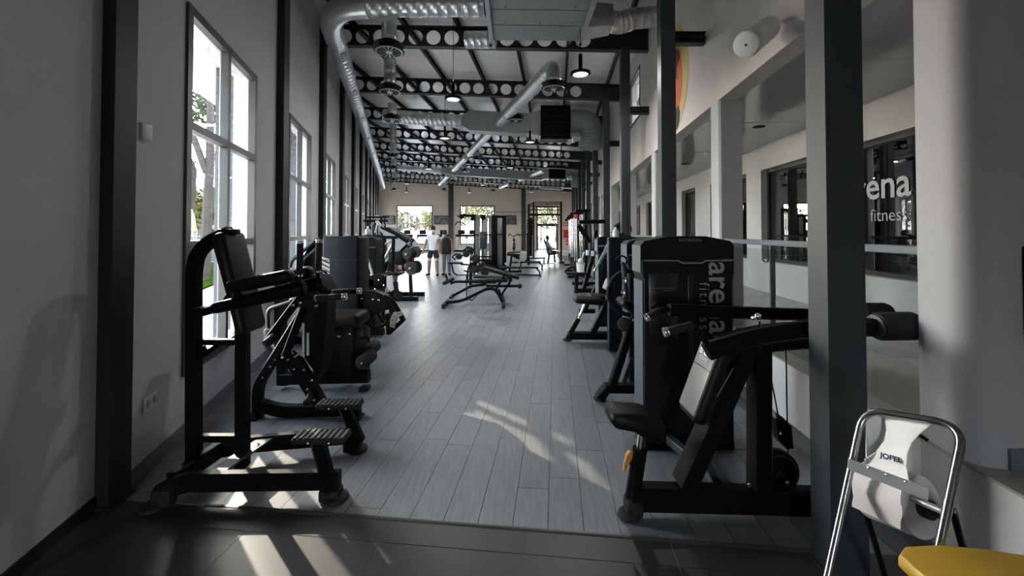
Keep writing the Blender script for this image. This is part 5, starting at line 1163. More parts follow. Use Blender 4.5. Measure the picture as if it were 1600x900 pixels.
t = thing('leg_extension_machine', 'dark weight tower on the left with bright steel lever and thin pale line', 'gym machine', (-2.2, 6.3, 0))
y0 = 6.3; x0 = P(520, 400, y0).x; w_ = P(588, 400, y0).x - x0; tower(t, x0, y0, w_, .32, 1.53)
b = B(); b.rcyl(P(575, 416, 6.1), P(575, 391, 6.1), .03, 12, .006); b.rcyl(P(575, 391, 6.1), P(575, 388, 6.1), .03, 12, .006); obj('handle_grip', b, M_BLACK, t)
b = B(); b.bar([P(572, 396, 6.0), P(582, 430, 6.0)], .03, .03); b.bar([P(569, 428, 6.0), P(569, 392, 6.0)], .02, .02, up=(0, 1, 0)); obj('steel_lever', b, M_SILVER, t)
b = B(); b.rbox(P(570, 445, 6.2), (.5, .4, .3), .05); b.rbox(P(590, 440, 6.1), (.3, .2, .2), .04); obj('cam_housing', b, M_BLACK, t)
b = B(); bolts(b, [P(*q, 5.98) for q in ((566, 434), (575, 447), (586, 452), (592, 438), (600, 446), (580, 430))], (0, -1, 0), .016); obj('bolt', b, M_CHROME, t)
b = B(); b.rbox(P(560, 480, 6.2), (.6, .4, .3), .04); b.bar([P(530, 518, 6.2), P(600, 518, 6.2)], .1, .1); obj('base_bar', b, M_BLACK, t)
b = B(); b.prism([P(*q, 6.0) for q in ((604, 432), (612, 430), (614, 440), (616, 452), (610, 456), (604, 448))], (0, .05, 0)); obj('adjustment_sector', b, M_SILVER, t)
b = B(); b.bar([P(617, 440, 6.0), P(621, 460, 6.0)], .05, .07, up=(0, 1, 0)); obj('lever_arm', b, M_BLACK, t)
b = B(); b.rcyl(P(623, 461, 5.95), P(623, 461, 6.2), .058, 18, .015); obj('foam_roller', b, M_FOAM, t)
b = B(); b.ball(P(603, 456, 6.0), .02, 8); obj('pop_pin', b, M_ORANGE, t)
c = P(575, 371, 6.45); c.z = 1.535
t = thing('spray_bottle', 'white bottle standing on the fourth weight tower of the left row', 'bottle', c)
b = B(); b.lathe([(.04, 0), (.045, .01), (.045, .06), (.03, .085), (.013, .09), (.013, .13)], c, n=14); obj('bottle', b, M_WHITE, t)

# plate-loaded machines further down on the left
def plate(b, c, ax, r, th=.04, n=26):
    c, ax = V(c), V(ax).normalized(); b.tube([c - ax * th, c - ax * th * .9, c - ax * .25 * th, c + ax * .25 * th, c + ax * th * .9, c + ax * th], [r * .2, r, r * .97, r * .97, r, r * .2], n)
t = thing('cable_frame', 'black steel frame with bolted uprights between the weight towers and the leg press', 'gym machine', (-1.9, 7.4, 0))
Y = 7.4
b = B(); b.bar([P(587, 520, Y), P(587, 367, Y)], .12, .10, up=(0, 1, 0)); b.bar([P(596, 510, Y), P(596, 368, Y)], .12, .06, up=(0, 1, 0)); obj('upright', b, M_BLACK, t)
b = B(); b.bar([P(584, 370, Y), P(621, 371, Y)], .08, .05); obj('top_arm', b, M_BLACK, t)
b = B(); bolts(b, [P(*q, Y - .06) for q in ((594, 393), (594, 382), (588, 375), (594, 410))], (0, -1, 0), .02); obj('bolt', b, M_CHROME, t)
b = B(); b.bar([P(614, 425, Y), P(615, 373, Y)], .05, .05, up=(0, 1, 0)); obj('front_upright', b, M_BLACK, t)
b = B(); b.tube([P(600, 405, Y), P(612, 384, Y)], .025, 8); b.tube([P(598, 384, Y), P(610, 376, Y)], .02, 8); obj('guide_rod', b, M_SILVER, t)
b = B(); b.pad(P(601, 427, Y), P(629, 427, Y), .4, .05); obj('seat', b, M_VINYL, t)
b = B(); b.bar([P(575, 503, Y), P(620, 500, Y)], .1, .1); b.bar([P(612, 500, Y), P(612, 428, Y)], .08, .08, up=(0, 1, 0)); obj('base_bar', b, M_BLACK, t)

t = thing('leg_press_machine', 'silver and black leg press with slanting rails and round weight plates', 'gym machine', (-2.3, 9.6, 0))
Y = 9.4
pn = mat('press_panel', (.36, .38, .42), .45, metal=.2)
b = B(); b.prism([P(*q, Y) for q in ((590, 356), (600, 356), (640, 384), (648, 376), (652, 380), (610, 410), (600, 430), (592, 425), (596, 412), (612, 395), (618, 388))], (0, .06, 0)); obj('side_panel', b, pn, t)
b = B(); b.prism([P(*q, Y) for q in ((592, 430), (598, 413), (614, 402), (638, 378), (642, 378), (612, 416), (596, 440))], (0, .06, 0)); obj('lower_panel', b, pn, t)
for dy in (0, .16, .32, .48):
    b = B(); b.tube([P(596 + dy * 20, 356, Y + dy), P(640 + dy * 20, 377, Y + dy)], .022, 8); obj('rail', b, M_BLACK, t)
b = B(); b.tube(fillet([P(637, 376, Y), P(643, 377, Y), P(643, 385, Y), P(637, 385, Y)], .05), .02, 8); obj('rail_end', b, M_STEEL, t)
b = B(); b.prism([P(*q, Y + .02) for q in ((600, 356), (606, 355), (640, 374), (640, 382), (632, 380))], (0, .5, 0)); obj('sled', b, M_BLACK, t)
b = B(); b.rcyl(P(588, 345, Y), P(596, 354, Y), .035, 10, .01); b.tube([P(590, 350, Y), P(586, 364, Y)], .02, 8); obj('handle', b, M_SILVER, t)
b = B(); b.bar([P(637, 384, Y), P(641, 400, Y), P(644, 410, Y)], .05, .05, up=(0, 1, 0)); b.bar([P(612, 396, Y), P(629, 395, Y), P(630, 425, Y)], .05, .05, up=(0, 1, 0)); obj('plate_arm', b, M_BLACK, t)
b = B(); b.bar([V((-3.2, Y, .05)), V((-2.15, Y, .05))], .1, .1); b.bar([V((-3.2, Y + .7, .05)), V((-2.15, Y + .7, .05))], .1, .1); b.bar([V((-2.7, Y, .05)), V((-2.7, Y + .7, .05))], .1, .1); b.bar([P(605, 440, Y), P(612, 400, Y)], .08, .08, up=(0, 1, 0)); b.bar([V((-2.3, Y, .05)), P(640, 405, Y)], .07, .07, up=(0, 1, 0)); obj('base_frame', b, M_BLACK, t)
b = B(); b.rbox(P(622, 403, Y), (.35, .4, .3), .04); obj('back_pad', b, M_VINYL, t)
PL = []
for k, (px, py, y, r, lab) in enumerate(((637, 397, 9.15, .125, 'upper near'), (643, 395, 9.5, .13, 'upper middle'), (649, 394, 9.9, .14, 'upper far'), (643, 419, 9.15, .15, 'lower near'), (650, 417, 9.5, .15, 'lower far'))):
    t2 = thing('weight_plate', 'black round weight plate on the leg press, the %s one' % lab, 'weight plate', P(px, py, y), 0, 'weight plates on the leg press')
    b = B(); plate(b, P(px, py, y), (.45, 1, 0), r); pp = obj('disc', b, M_RUBBER, t2)
    b = B(); b.cyl(P(px, py, y) - V((.03, .07, 0)), P(px, py, y) + V((.03, .07, 0)), .028, 10); obj('hub', b, M_SILVER, t2)
# further machines on the left, seen as dark frames by the wall
for k, (px, y, h) in enumerate(((574, 12.0, 1.9), (578, 14.6, 2.1), (586, 17.5, 2.2))):
    x = P(px, 380, y).x
    t = thing('plate_rack_machine', 'dark machine frame by the left wall past the leg press, %s of three' % ORD[k], 'gym machine', (x, y, 0), 0, 'machine frames along the left wall')
    for dx in (0, .5):
        b = B(); b.bar([V((x + dx, y, 0)), V((x + dx * .8, y, h))], .07, .07, up=(0, 1, 0)); obj('upright', b, M_BLACK, t)
    b = B(); b.bar([V((x - .1, y, h)), V((x + .6, y, h))], .07, .07); b.bar([V((x - .1, y, .05)), V((x + .9, y, .05))], .1, .1); obj('cross_bar', b, M_BLACK, t)
    b = B(); b.pad((x + .3, y - .1, .5), (x + .75, y - .1, .5), .3, .07); obj('seat', b, M_VINYL, t)
    b = B(); b.tube(fillet([V((x + .1, y, h - .15)), V((x + .25, y, h + .1)), V((x + .5, y, h - .3))], .1), .03, 8); obj('lever_arm', b, M_SILVER, t)

# ---- 6. centre: benches, multi-station, rig
def bench(name, lab, pts_pad, legs, Y, w=.28, th=.06, extra=None, group=None):
    c = P(*pts_pad[0], Y); t = thing(name, lab, 'bench', (c.x, Y, 0), 0, group)
    b = B(); b.pad(P(*pts_pad[0], Y), P(*pts_pad[1], Y), w, th, r=.025); obj('bench_pad', b, M_VINYL, t)
    b = B()
    for l in legs: b.tube(fillet([P(x, y, Y) for x, y in l], .12, 4), .028, 8)
    obj('bench_frame', b, M_BLACK, t)
    b = B()
    for l in legs:
        for e in (l[0], l[-1]):
            q = P(*e, Y)
            if q.z < .12: b.bar([V((q.x, Y - .22, .03)), V((q.x, Y + .22, .03))], .05, .05)
    if b.v: obj('cross_foot', b, M_RUBBER, t)
    return t
Y = 8.75
t = thing('adjustable_bench', 'black adjustable weight bench with raised back pad, nearest in the middle of the hall', 'bench', (-.8, Y, 0))
b = B(); b.bar(fillet([P(696, 473, Y), P(722, 470, Y), P(761, 451, Y), P(772, 451, Y), P(779, 459, Y), P(787, 476, Y)], .12, 3), .06, .065, up=(0, 1, 0)); obj('frame_arm', b, M_BLACK, t)
b = B(); b.bar([P(779, 452, Y), P(784, 470, Y)], .05, .06, up=(0, 1, 0)); b.bar([P(728, 466, Y), P(738, 469, Y), P(745, 462, Y)], .02, .06, up=(0, 1, 0)); obj('brace', b, M_BLACK, t)
b = B(); b.pad(P(757, 437.5, Y), P(794, 437.5, Y), .3, .07, r=.03); obj('seat_pad', b, M_VINYL, t)
b = B(); b.pad(P(755, 418, Y), P(811, 434, Y), .3, .07, up=(.3, 0, 1), r=.03); obj('back_pad', b, M_VINYL, t)
b = B(); b.bar(fillet([P(704, 443, Y), P(712, 440, Y), P(775, 441, Y)], .08, 3), .05, .05); b.bar([P(775, 452, Y), P(792, 424, Y)], .05, .06, up=(0, 1, 0)); obj('seat_frame', b, M_BLACK, t)
b = B(); b.bar([P(700, 441, Y), P(696, 428, Y)], .045, .05, up=(0, 1, 0)); b.rcyl(P(693, 443, Y - .15), P(708, 436, Y + .15), .04, 10, .01); obj('roller_bar', b, M_FOAM, t)
b = B(); b.tube([P(729, 470, Y), P(729, 430, Y)], .014, 6); obj('support_rod', b, M_STEEL, t)
for (px, py) in ((696, 474), (787, 476)):
    c = P(px, py, Y); b = B(); b.bar([V((c.x, Y - .28, .05)), V((c.x, Y + .28, .05))], .07, .07); ft = obj('cross_foot', b, M_BLACK, t)
    b = B()
    for s_ in (-.3, .3): b.rcyl(V((c.x - .03, Y + s_, .045)), V((c.x + .03, Y + s_, .045)), .045, 14, .01)
    obj('foot_cap', b, M_RUBBER, ft)
Y = 9.9
t = thing('adjustable_bench', 'black adjustable bench with a flat reclined pad, behind the nearest one in the middle', 'bench', (-.6, Y, 0))
b = B(); b.bar([P(706, 463, Y), P(736, 447, Y), P(760, 444, Y)], .06, .06, up=(0, 1, 0)); b.bar([P(760, 447, Y), P(812, 447, Y)], .06, .06); b.bar([P(783, 461, Y), P(800, 436, Y)], .05, .06, up=(0, 1, 0)); b.bar([P(796, 447, Y), P(796, 425, Y)], .04, .05, up=(0, 1, 0)); obj('bench_frame', b, M_BLACK, t)
b = B(); b.pad(P(740, 432, Y), P(800, 434, Y), .28, .06, r=.025); obj('seat_pad', b, M_VINYL, t)
for px, py in ((706, 463), (785, 462)):
    c = P(px, py, Y); b = B(); b.bar([V((c.x, Y - .26, .03)), V((c.x, Y + .26, .03))], .06, .05); obj('cross_foot', b, M_RUBBER, t)
b = B(); b.rcyl(P(812, 447, Y - .06), P(812, 447, Y + .06), .06, 16, .015); b.bar([P(812, 447, Y - .1), P(812, 447, Y + .1)], .04, .04); obj('wheel', b, M_RUBBER, t)
bench('flat_bench', 'flat black bench left of the grey multi-station, with curved legs', ((701, 411), (723, 411)), (((706, 412), (708, 426), (714, 430), (742, 430)), ((720, 413), (742, 414))), 14.9)
bench('flat_bench', 'long flat black bench with curved leg, right of the grey multi-station', ((780, 418), (841, 418)), (((838, 419), (843, 424), (844, 431)), ((800, 429), (844, 430)), ((784, 419), (790, 430))), 14.6)
bench('flat_bench', 'flat black bench behind the long one at the right of the multi-station', ((800, 410), (845, 409)), (((842, 410), (847, 414), (847, 419)), ((815, 410), (812, 420))), 17.0)
bench('flat_bench', 'low flat black bench further back beside the training rig', ((822, 404), (852, 403)), (((826, 404), (826, 410)), ((850, 403), (850, 410))), 21.0)

t = thing('multi_station', 'large grey and black multi-station cable tower in the middle of the hall', 'gym machine', (-1.0, 17, 0))
g1, g2 = mat('shroud_grey', (.26, .27, .27), .4), mat('shroud_grey_light', (.42, .42, .40), .35)
def pn(x0, x1, y0_, y1_, Y, d, m, nm):
    a, c = P(x0, y0_, Y), P(x1, y1_, Y); b = B(); b.rbox(((a.x + c.x) / 2, Y + d / 2, (a.z + max(c.z, 0.0)) / 2), (c.x - a.x, d, a.z - max(c.z, 0.0)), .03); return obj(nm, b, m, t)
for (x0, x1, y0_, y1_, Y, m) in ((740, 750, 336, 424, 16.6, g1), (752, 762, 337, 424, 16.7, g2), (763, 769, 337, 424, 16.7, g1), (776, 786, 340, 422, 17.4, g2)):
    pn(x0, x1, y0_, y1_, Y, .12, m, 'shroud_panel')
for (x0, x1, y0_, y1_, Y) in ((740, 742, 336, 426, 16.55), (768, 774, 336, 425, 16.6), (785, 791, 340, 423, 17.2), (774, 777, 340, 423, 17.3)):
    pn(x0, x1, y0_, y1_, Y, .3, M_BLACK, 'upright')
b = B(); b.bar([P(720, 336.5, 16.4), P(790, 339, 17.2)], .1, .1); b.bar([P(740, 367, 16.5), P(770, 367, 16.5)], .06, .05); b.bar([P(740, 401, 16.5), P(770, 401, 16.5)], .06, .05); b.bar([P(774, 366, 17.2), P(790, 366, 17.2)], .06, .05); obj('cross_bar', b, M_BLACK, t)
b = B(); b.rbox(P(755, 418, 16.6), (1.0, .9, .12), .03); b.rbox(P(782, 417, 17.3), (.6, .7, .12), .03); b.rbox(P(757, 412, 16.3), (.7, .3, .35), .05); obj('base_cover', b, M_BLACK, t)
b = B(); b.tube(fillet([P(714, 337, 16.4), P(717, 339, 16.4), P(720, 334, 16.4)], .05), .025, 8); b.rcyl(P(721, 338, 16.3), P(721, 338, 16.5), .1, 16, .02); b.rcyl(P(739, 341, 16.3), P(739, 341, 16.5), .1, 16, .02); b.rcyl(P(755, 340, 16.3), P(755, 340, 16.5), .1, 16, .02); obj('pulley', b, M_BLACK, t)
b = B(); b.tube(fillet([P(711, 352, 16.3), P(714, 346.5, 16.3), P(722, 347, 16.3), P(727, 352.5, 16.3)], .1), .022, 8); obj('lat_bar', b, M_BLACK, t)
b = B(); b.tube([P(720, 338, 16.4), P(719, 347, 16.3)], .006, 5); b.tube([P(754, 340, 16.3), P(754, 363, 16.3)], .01, 5); b.tube([P(755, 388, 16.3), P(755, 410, 16.3)], .02, 5); obj('cable', b, M_BLACK, t)
b = B(); b.pad(P(754.5, 362, 16.2), P(754.5, 389, 16.2), .28, .12, up=(0, -1, 0), r=.06, seg=4); bg_ = obj('back_pad', b, mat('pad_teal_black', (.012, .028, .032), .45), t)
text('lettering', 'KETENON', .05, frame_m(P(754.5, 370, 16.13), (1, 0, 0), (0, 0, 1)), M_LINE, bg_)
# seated lever unit with chrome parts left of the multi-station
t = thing('arm_machine', 'black machine with chrome handles and round pads in front of the grey multi-station', 'gym machine', (-1.3, 12.5, 0))
Y = 12.3
b = B(); b.bar([P(735, 445, Y), P(737, 392, Y)], .09, .09, up=(0, 1, 0)); b.bar([P(726, 440, Y), P(775, 438, Y)], .1, .09); b.bar([P(737, 412, Y), P(760, 415, Y), P(778, 422, Y)], .08, .08); obj('frame_arm', b, M_BLACK, t)
for k, (px, py, r) in enumerate(((717, 401, .09), (728, 397, .1), (742, 404, .13), (752, 416, .14), (742, 421, .13), (757, 425, .12), (733, 391, .08))):
    b = B(); b.rcyl(P(px, py, Y - .08), P(px + 1, py, Y + .1), r, 16, .03); obj('round_pad', b, M_FOAM, t)
b = B()
for (px, py) in ((737, 399), (738, 409), (747, 413), (751, 410), (745, 428), (711, 402)): b.ball(P(px, py, Y - .12), .045, 8)
obj('chrome_knob', b, M_CHROME, t)
b = B(); b.tube(fillet([P(712, 406, Y), P(706, 402, Y), P(714, 396, Y), P(724, 400, Y)], .08), .025, 8); b.tube(fillet([P(724, 392, Y), P(732, 385, Y), P(740, 390, Y)], .08), .025, 8); obj('handle', b, M_BLACK, t)
b = B(); b.tube(fillet([P(730, 440, Y), P(731, 420, Y), P(738, 408, Y)], .1), .03, 8); b.bar([P(725, 423, Y), P(735, 425, Y)], .05, .04); obj('foot_bar', b, M_BLACK, t)
t = thing('incline_press_machine', 'black frame machine with bright rods, behind the benches right of the multi-station', 'gym machine', (.1, 15.5, 0))
Y = 15.4
b = B(); b.bar([P(796, 424, Y), P(800, 396, Y)], .08, .08, up=(0, 1, 0)); b.bar([P(785, 425, Y), P(815, 424, Y)], .1, .08); b.bar([P(798, 398, Y), P(812, 404, Y)], .08, .08); obj('frame_arm', b, M_BLACK, t)
b = B(); b.tube([P(803, 402, Y), P(812, 410, Y)], .04, 8); b.tube([P(789, 411, Y), P(796, 417, Y)], .04, 8); b.tube([P(797, 417, Y), P(792, 423, Y)], .02, 8); obj('steel_rod', b, M_SILVER, t)
b = B(); b.pad(P(792, 397, Y), P(812, 399, Y), .4, .1); obj('seat', b, M_VINYL, t)

# rig
t = thing('training_rig', 'tall black training rig with crossbars and hanging straps in front of the far glass door', 'training rig', (1.8, 21, 0))
b = B()
posts = ((826, 320, 19.5), (833.5, 315, 24.0), (876.5, 315, 21.6), (830, 345, 19.5))
for k, (px, py, y) in enumerate(posts[:3]):
    a = P(px, py, y); b = B(); b.bar([V((a.x, y, 0)), a], .10, .10, up=(0, 1, 0)); up = obj('upright', b, M_BLACK, t)
    b = B()
    for j in range(16): b.cyl((a.x, y - .052, .4 + j * .15), (a.x, y - .056, .4 + j * .15), .018, 6)
    obj('pin_hole', b, M_STEELR, up)
def rb(*ps): b.tube([P(*p_) for p_ in ps], .025, 8)
b = B(); rb((833, 316, 24), (877, 316, 21.6)); rb((833, 319, 24), (877, 319, 21.6)); rb((826, 322, 19.5), (877, 323, 21.6)); rb((826, 328, 19.5), (877, 328, 21.6)); obj('pull_up_bar', b, M_BLACK, t)
b = B(); b.bar([P(827, 335.5, 19.5), P(877, 335.5, 21.4)], .09, .1); b.bar([P(826, 320, 19.5), P(833.5, 316, 24)], .08, .08); obj('cross_bar', b, M_BLACK, t)
b = B(); rb((862, 318, 22), (864, 345, 22)); rb((855, 320, 22), (872, 360, 22)); rb((847, 352, 22), (849, 358, 22)); obj('strap', b, mat('strap', (.25, .22, .18), .8), t)
b = B()
for j in range(6): b.rcyl(P(828, 345 + j * 4, 19.5) + V((-.14, 0, 0)), P(828, 345 + j * 4, 19.5) + V((.14, 0, 0)), .05, 8, .01)
b.bar([P(829, 400, 19.5), P(829, 340, 19.5)], .16, .12, up=(0, 1, 0)); obj('storage_post', b, M_BLACK, t)
b = B(); rb((806, 367, 19.3), (826, 366, 19.5)); obj('barbell', b, M_STEEL, t)
b = B(); b.bar([P(820, 408, 19.5), P(829, 408, 19.5)], .1, .1); b.bar([P(824, 366, 19.5), P(824, 408, 19.5)], .06, .06, up=(0, 1, 0)); obj('side_frame', b, M_BLACK, t)
t = thing('incline_bench', 'black incline bench carrying the seated person under the rig', 'bench', (2.0, 20.5, 0))
Y = 20.5
b = B(); b.pad(P(850, 374, Y), P(858, 396, Y), .3, .08, up=(1, 0, .3)); obj('back_pad', b, M_VINYL, t)
b = B(); b.pad(P(856, 398, Y), P(868, 396, Y), .3, .08); obj('seat', b, M_VINYL, t)
b = B(); b.bar([P(828, 412, Y), P(866, 412, Y)], .08, .06); b.bar([P(856, 412, Y), P(858, 399, Y)], .08, .08, up=(0, 1, 0)); b.bar([P(867, 410, Y), P(866, 398, Y)], .08, .08, up=(0, 1, 0)); obj('bench_frame', b, M_BLACK, t)
b = B()
for px, py in ((829, 413), (866, 413)): b.rcyl(P(px, py, Y - .3), P(px, py, Y + .3), .05, 10, .01)
obj('wheel', b, M_RUBBER, t)

# far end: treadmills, bike, stand, screens, signs
tm0 = None
for k, (px, y) in enumerate(((657, 31), (690, 31), (719, 31), (737, 31), (632, 31))):
    x = P(px, 370, y).x
    if tm0 is None:
        t = thing('treadmill', 'silver and black treadmill facing the far windows, first from the left', 'treadmill', (0, 0, 0), 0, 'treadmills at the far wall')
        b = B(); b.rbox((0, -1.0, .18), (.85, 2.1, .14), .03); obj('deck', b, M_BLACK, t)
        b = B(); b.bb(-.27, .27, -1.95, -.1, .245, .26); obj('running_belt', b, M_RUBBER, t)
        for s_ in (-.38, .38):
            b = B(); b.bar([V((s_, .0, .1)), V((s_, -.12, 1.2))], .08, .08, up=(0, 1, 0)); obj('upright', b, M_SILVER, t)
            b = B(); b.bar([V((s_, -.1, 1.2)), V((s_, -.75, 1.1))], .06, .06); obj('handrail', b, M_BLACK, t)
        b = B(); b.rbox((0, -.12, 1.28), (.9, .12, .18), .03); obj('console', b, M_BLACK, t)
        b = B(); b.rbox((0, -.1, 1.55), (.52, .05, .34), .02); obj('screen', b, M_SHROUD, t)
        b = B(); b.bb(-.4, .4, -2.05, .1, .0, .10); obj('foot_frame', b, M_SILVER, t)
        tm0 = t; t.location = (x, y + .9, 0); t['base'] = [x, y + .9, 0]
    else: dup(tm0, (x, y + .9, 0), 0, 'silver and black treadmill facing the far windows, %s from the left' % {1: 'third', 2: 'fourth', 3: 'fifth', 4: 'leftmost, second behind the leg press'}[k] if k < 4 else 'treadmill facing the far windows, half hidden behind the silver leg press')
tm0['label'] = 'silver and black treadmill below the first far window, left of the man'
bk = thing('exercise_bike', 'black exercise bike standing near the far wall, right of the grey multi-station', 'exercise bike', (.1, 31, 0))
x = P(803, 380, 31).x; bk.location = (x, 31, 0); bk['base'] = [0, 0, 0]
b = B(); b.bar([V((-.5, 0, .05)), V((.5, 0, .05))], .1, .08); b.bar([V((0, -.3, .05)), V((0, .3, .05))], .5, .06); obj('base', b, M_BLACK, bk, world=False)
b = B(); b.rcyl((-.12, -.04, .5), (.12, -.04, .5), .26, 20, .03); obj('flywheel', b, M_STEELR, bk, world=False)
b = B(); b.bar([V((0, 0, .1)), V((0, .0, 1.15))], .1, .12, up=(0, 1, 0)); obj('stem', b, M_BLACK, bk, world=False)
b = B(); b.tube(fillet([V((-.42, 0, 1.2)), V((-.38, 0, 1.45)), V((-.1, 0, 1.25)), V((.1, 0, 1.25)), V((.38, 0, 1.45)), V((.42, 0, 1.2))], .1), .03, 8); obj('handlebar', b, M_BLACK, bk, world=False)
b = B(); b.rbox((0, .0, .95), (.24, .3, .12), .05); obj('saddle', b, M_VINYL, bk, world=False)
scr = mat('screen_picture', (.10, .10, .11), .35, var=1.0, vscale=3.5)
for k, (a, c_, wd) in enumerate((((593, 337), (617, 350.5), 'left of the first far window'), ((678, 337), (702, 350.5), 'between the two far windows'), ((784, 337), (806, 350.5), 'right of the second far window'))):
    p, q = P(*a, FARY - .1), P(*c_, FARY - .1)
    t = thing('wall_screen', 'dark wall screen on the cream wall %s' % wd, 'screen', ((p.x + q.x) / 2, FARY - .05, q.z))
    b = B(); b.bb(p.x, q.x, FARY - .12, FARY - .03, q.z, p.z); obj('screen_frame', b, M_BLACK, t)
    b = B(); b.bb(p.x + .05, q.x - .05, FARY - .126, FARY - .118, q.z + .05, p.z - .05); obj('picture', b, scr, t)
    b = B(); b.bb((p.x + q.x) / 2 - .2, (p.x + q.x) / 2 + .2, FARY - .05, FARY, q.z + .2, p.z - .2); obj('wall_mount', b, M_BLACK, t)
p, q = P(880.5, 359, FARY - .05), P(892.5, 372, FARY - .05)
t = thing('fire_cabinet', 'red fire cabinet on the far wall right of the glass door', 'fire cabinet', ((p.x + q.x) / 2, FARY, q.z))
b = B(); b.bb(p.x, q.x, FARY - .15, FARY, q.z, p.z); obj('cabinet_body', b, M_RED, t)
b = B(); b.bb(p.x + .38, q.x - .05, FARY - .158, FARY - .149, q.z + .3, p.z - .02 + .1); obj('hose_window', b, M_BLACK, t)
for k, (a, c_) in enumerate((((880, 347.5), (885.5, 353)), ((886.5, 347.5), (892, 353)))):
    p, q = P(*a, FARY - .05), P(*c_, FARY - .05)
    t = thing('safety_sign', 'small red and white safety sign above the fire cabinet, the %s one' % ('left', 'right')[k], 'sign', ((p.x + q.x) / 2, FARY, q.z))
    b = B(); b.bb(p.x, q.x, FARY - .02, FARY - .001, q.z, p.z); obj('sign_plate', b, M_RED, t)
    cx_, cz_ = (p.x + q.x) / 2, (p.z + q.z) / 2; r_ = .12
    b = B(); b.prism([(cx_ - r_, FARY - .022, cz_), (cx_, FARY - .022, cz_ + r_), (cx_ + r_, FARY - .022, cz_), (cx_, FARY - .022, cz_ - r_)], (0, .002, 0)); obj('sign_symbol', b, M_WHITE, t)
c = P(886, 383, FARY - .2)
t = thing('fire_extinguisher', 'red fire extinguisher on the far wall below the fire cabinet', 'fire extinguisher', c)
b = B(); b.lathe([(.07, 0), (.085, .03), (.085, .38), (.05, .46), (.025, .48)], c, n=16); obj('cylinder_body', b, M_RED, t)
b = B(); b.rbox(c + V((0, 0, .5)), (.1, .04, .06), .01); b.tube(fillet([c + V((.03, 0, .5)), c + V((.1, 0, .45)), c + V((.1, 0, .2))], .05), .012, 6); obj('valve', b, M_BLACK, t)
b = B(); b.rbox(c + V((0, -.086, .22)), (.09, .004, .14), .001); obj('paper_label', b, M_WHITE, t)
t = thing('stair_handrail', 'grey handrail on a short flight of steps at the far right end', 'handrail', (5.0, 33, 0))
b = B(); b.tube(fillet([P(893, 391, 32.5), P(893, 376, 32.5), P(901, 368, 32.5), P(901, 384, 32.5)], .1), .035, 8); obj('rail', b, M_STEELR, t)
b = B()
for j in range(3): x_ = P(893, 380, 32.8).x + j * .32; b.bb(x_, 5.2, 32.2, 33.6, 0, .17 * (j + 1))
obj('step', b, M_BASE, t)
p, q = F(880, 394), F(900, 414)
b = B(); b.bb(2.9, 4.3, 22.5, 27.0, .0, .012); solo('floor_mat', b, M_RUBBER, 'dark rubber floor mat at the far right, behind the rig', 'mat')
b = B(); a = P(775, 331.5, 33); b.tube([P(775, 331.5, 33), P(823, 331, 33)], .03, 6); b.tube([P(823, 331, 33) + V((0, 0, -.0)), P(823, 330, 34.9)], .03, 6)
b.tube([P(775, 331.5, 33), P(775, 331.5, 34.9)], .03, 6); solo('wall_rail', b, M_STEELR, 'thin dark horizontal rail on the far wall above the exercise bike', 'rail')
# rack in the back room seen through the corridor window
t = thing('squat_rack', 'black rack with yellow crossbars seen through the dark corridor window', 'rack', (CX(11) + .9, 11.6, .5))
x, y = CX(11) + .7, 11.9
for dx in (0, .7):
    b = B(); b.bar([V((x + dx, y, .5)), V((x + dx, y, 2.6))], .08, .08, up=(0, 1, 0)); obj('upright', b, M_BLACK, t)
b = B()
for z in (1.5, 1.8, 2.1, 2.4): b.bar([V((x, y, z)), V((x + .7, y, z))], .04, .04)
obj('shelf_bar', b, mat('rack_yellow', (.4, .3, .1), .5), t)
# ================================================================== PEOPLE
def skin_mesh(verts, edges, root=0, sub=2):
    me = bpy.data.meshes.new('tmp'); bm = bmesh.new(); ly = bm.verts.layers.skin.verify(); vs = []
    for (p, r) in verts:
        v = bm.verts.new(p); v[ly].radius = (r, r) if not isinstance(r, tuple) else r; vs.append(v)
    vs[root][ly].use_root = True
    for a, c in edges: bm.edges.new((vs[a], vs[c]))
    bm.to_mesh(me); bm.free(); o = bpy.data.objects.new('tmp', me); COL.objects.link(o)
    m = o.modifiers.new('s', 'SKIN'); m.branch_smoothing = .3; m = o.modifiers.new('u', 'SUBSURF'); m.levels = sub; m.render_levels = sub
    dg = bpy.context.evaluated_depsgraph_get(); out = bpy.data.meshes.new_from_object(o.evaluated_get(dg)); bpy.data.objects.remove(o)
    return out
def mesh_obj(name, me, m, parent, label=None):
    me.materials.clear(); me.materials.append(m); me.polygons.foreach_set('use_smooth', [True] * len(me.polygons))
    o = bpy.data.objects.new(name, me); COL.objects.link(o); o.parent = parent
    if label: o['label'] = label
    return o
M_SKIN = mat('skin', (.36, .20, .14), .55)
def hand(vs, es, wi, palm, fdir, side):
    """palm end and five short finger chains from the wrist vertex wi"""
    vs.append((palm, (.03, .018))); pi_ = len(vs) - 1; es.append((wi, pi_)); f = V(fdir).normalized(); s_ = V(side).normalized()
    for k, (o_, L_) in enumerate(((-.03, .055), (-.011, .07), (.009, .066), (.028, .05))):
        vs.append((V(palm) + s_ * o_ + f * .03, .009)); vs.append((V(palm) + s_ * o_ * 1.1 + f * (.03 + L_ * .55), .008)); vs.append((V(palm) + s_ * o_ + f * (.03 + L_) + V((0, -.01, 0)), .006))
        n = len(vs); es += [(pi_, n - 3), (n - 3, n - 2), (n - 2, n - 1)]
    vs.append((V(palm) - s_ * .04 - f * .01, .010)); vs.append((V(palm) - s_ * .055 + f * .025, .008)); n = len(vs); es += [(pi_, n - 2), (n - 2, n - 1)]
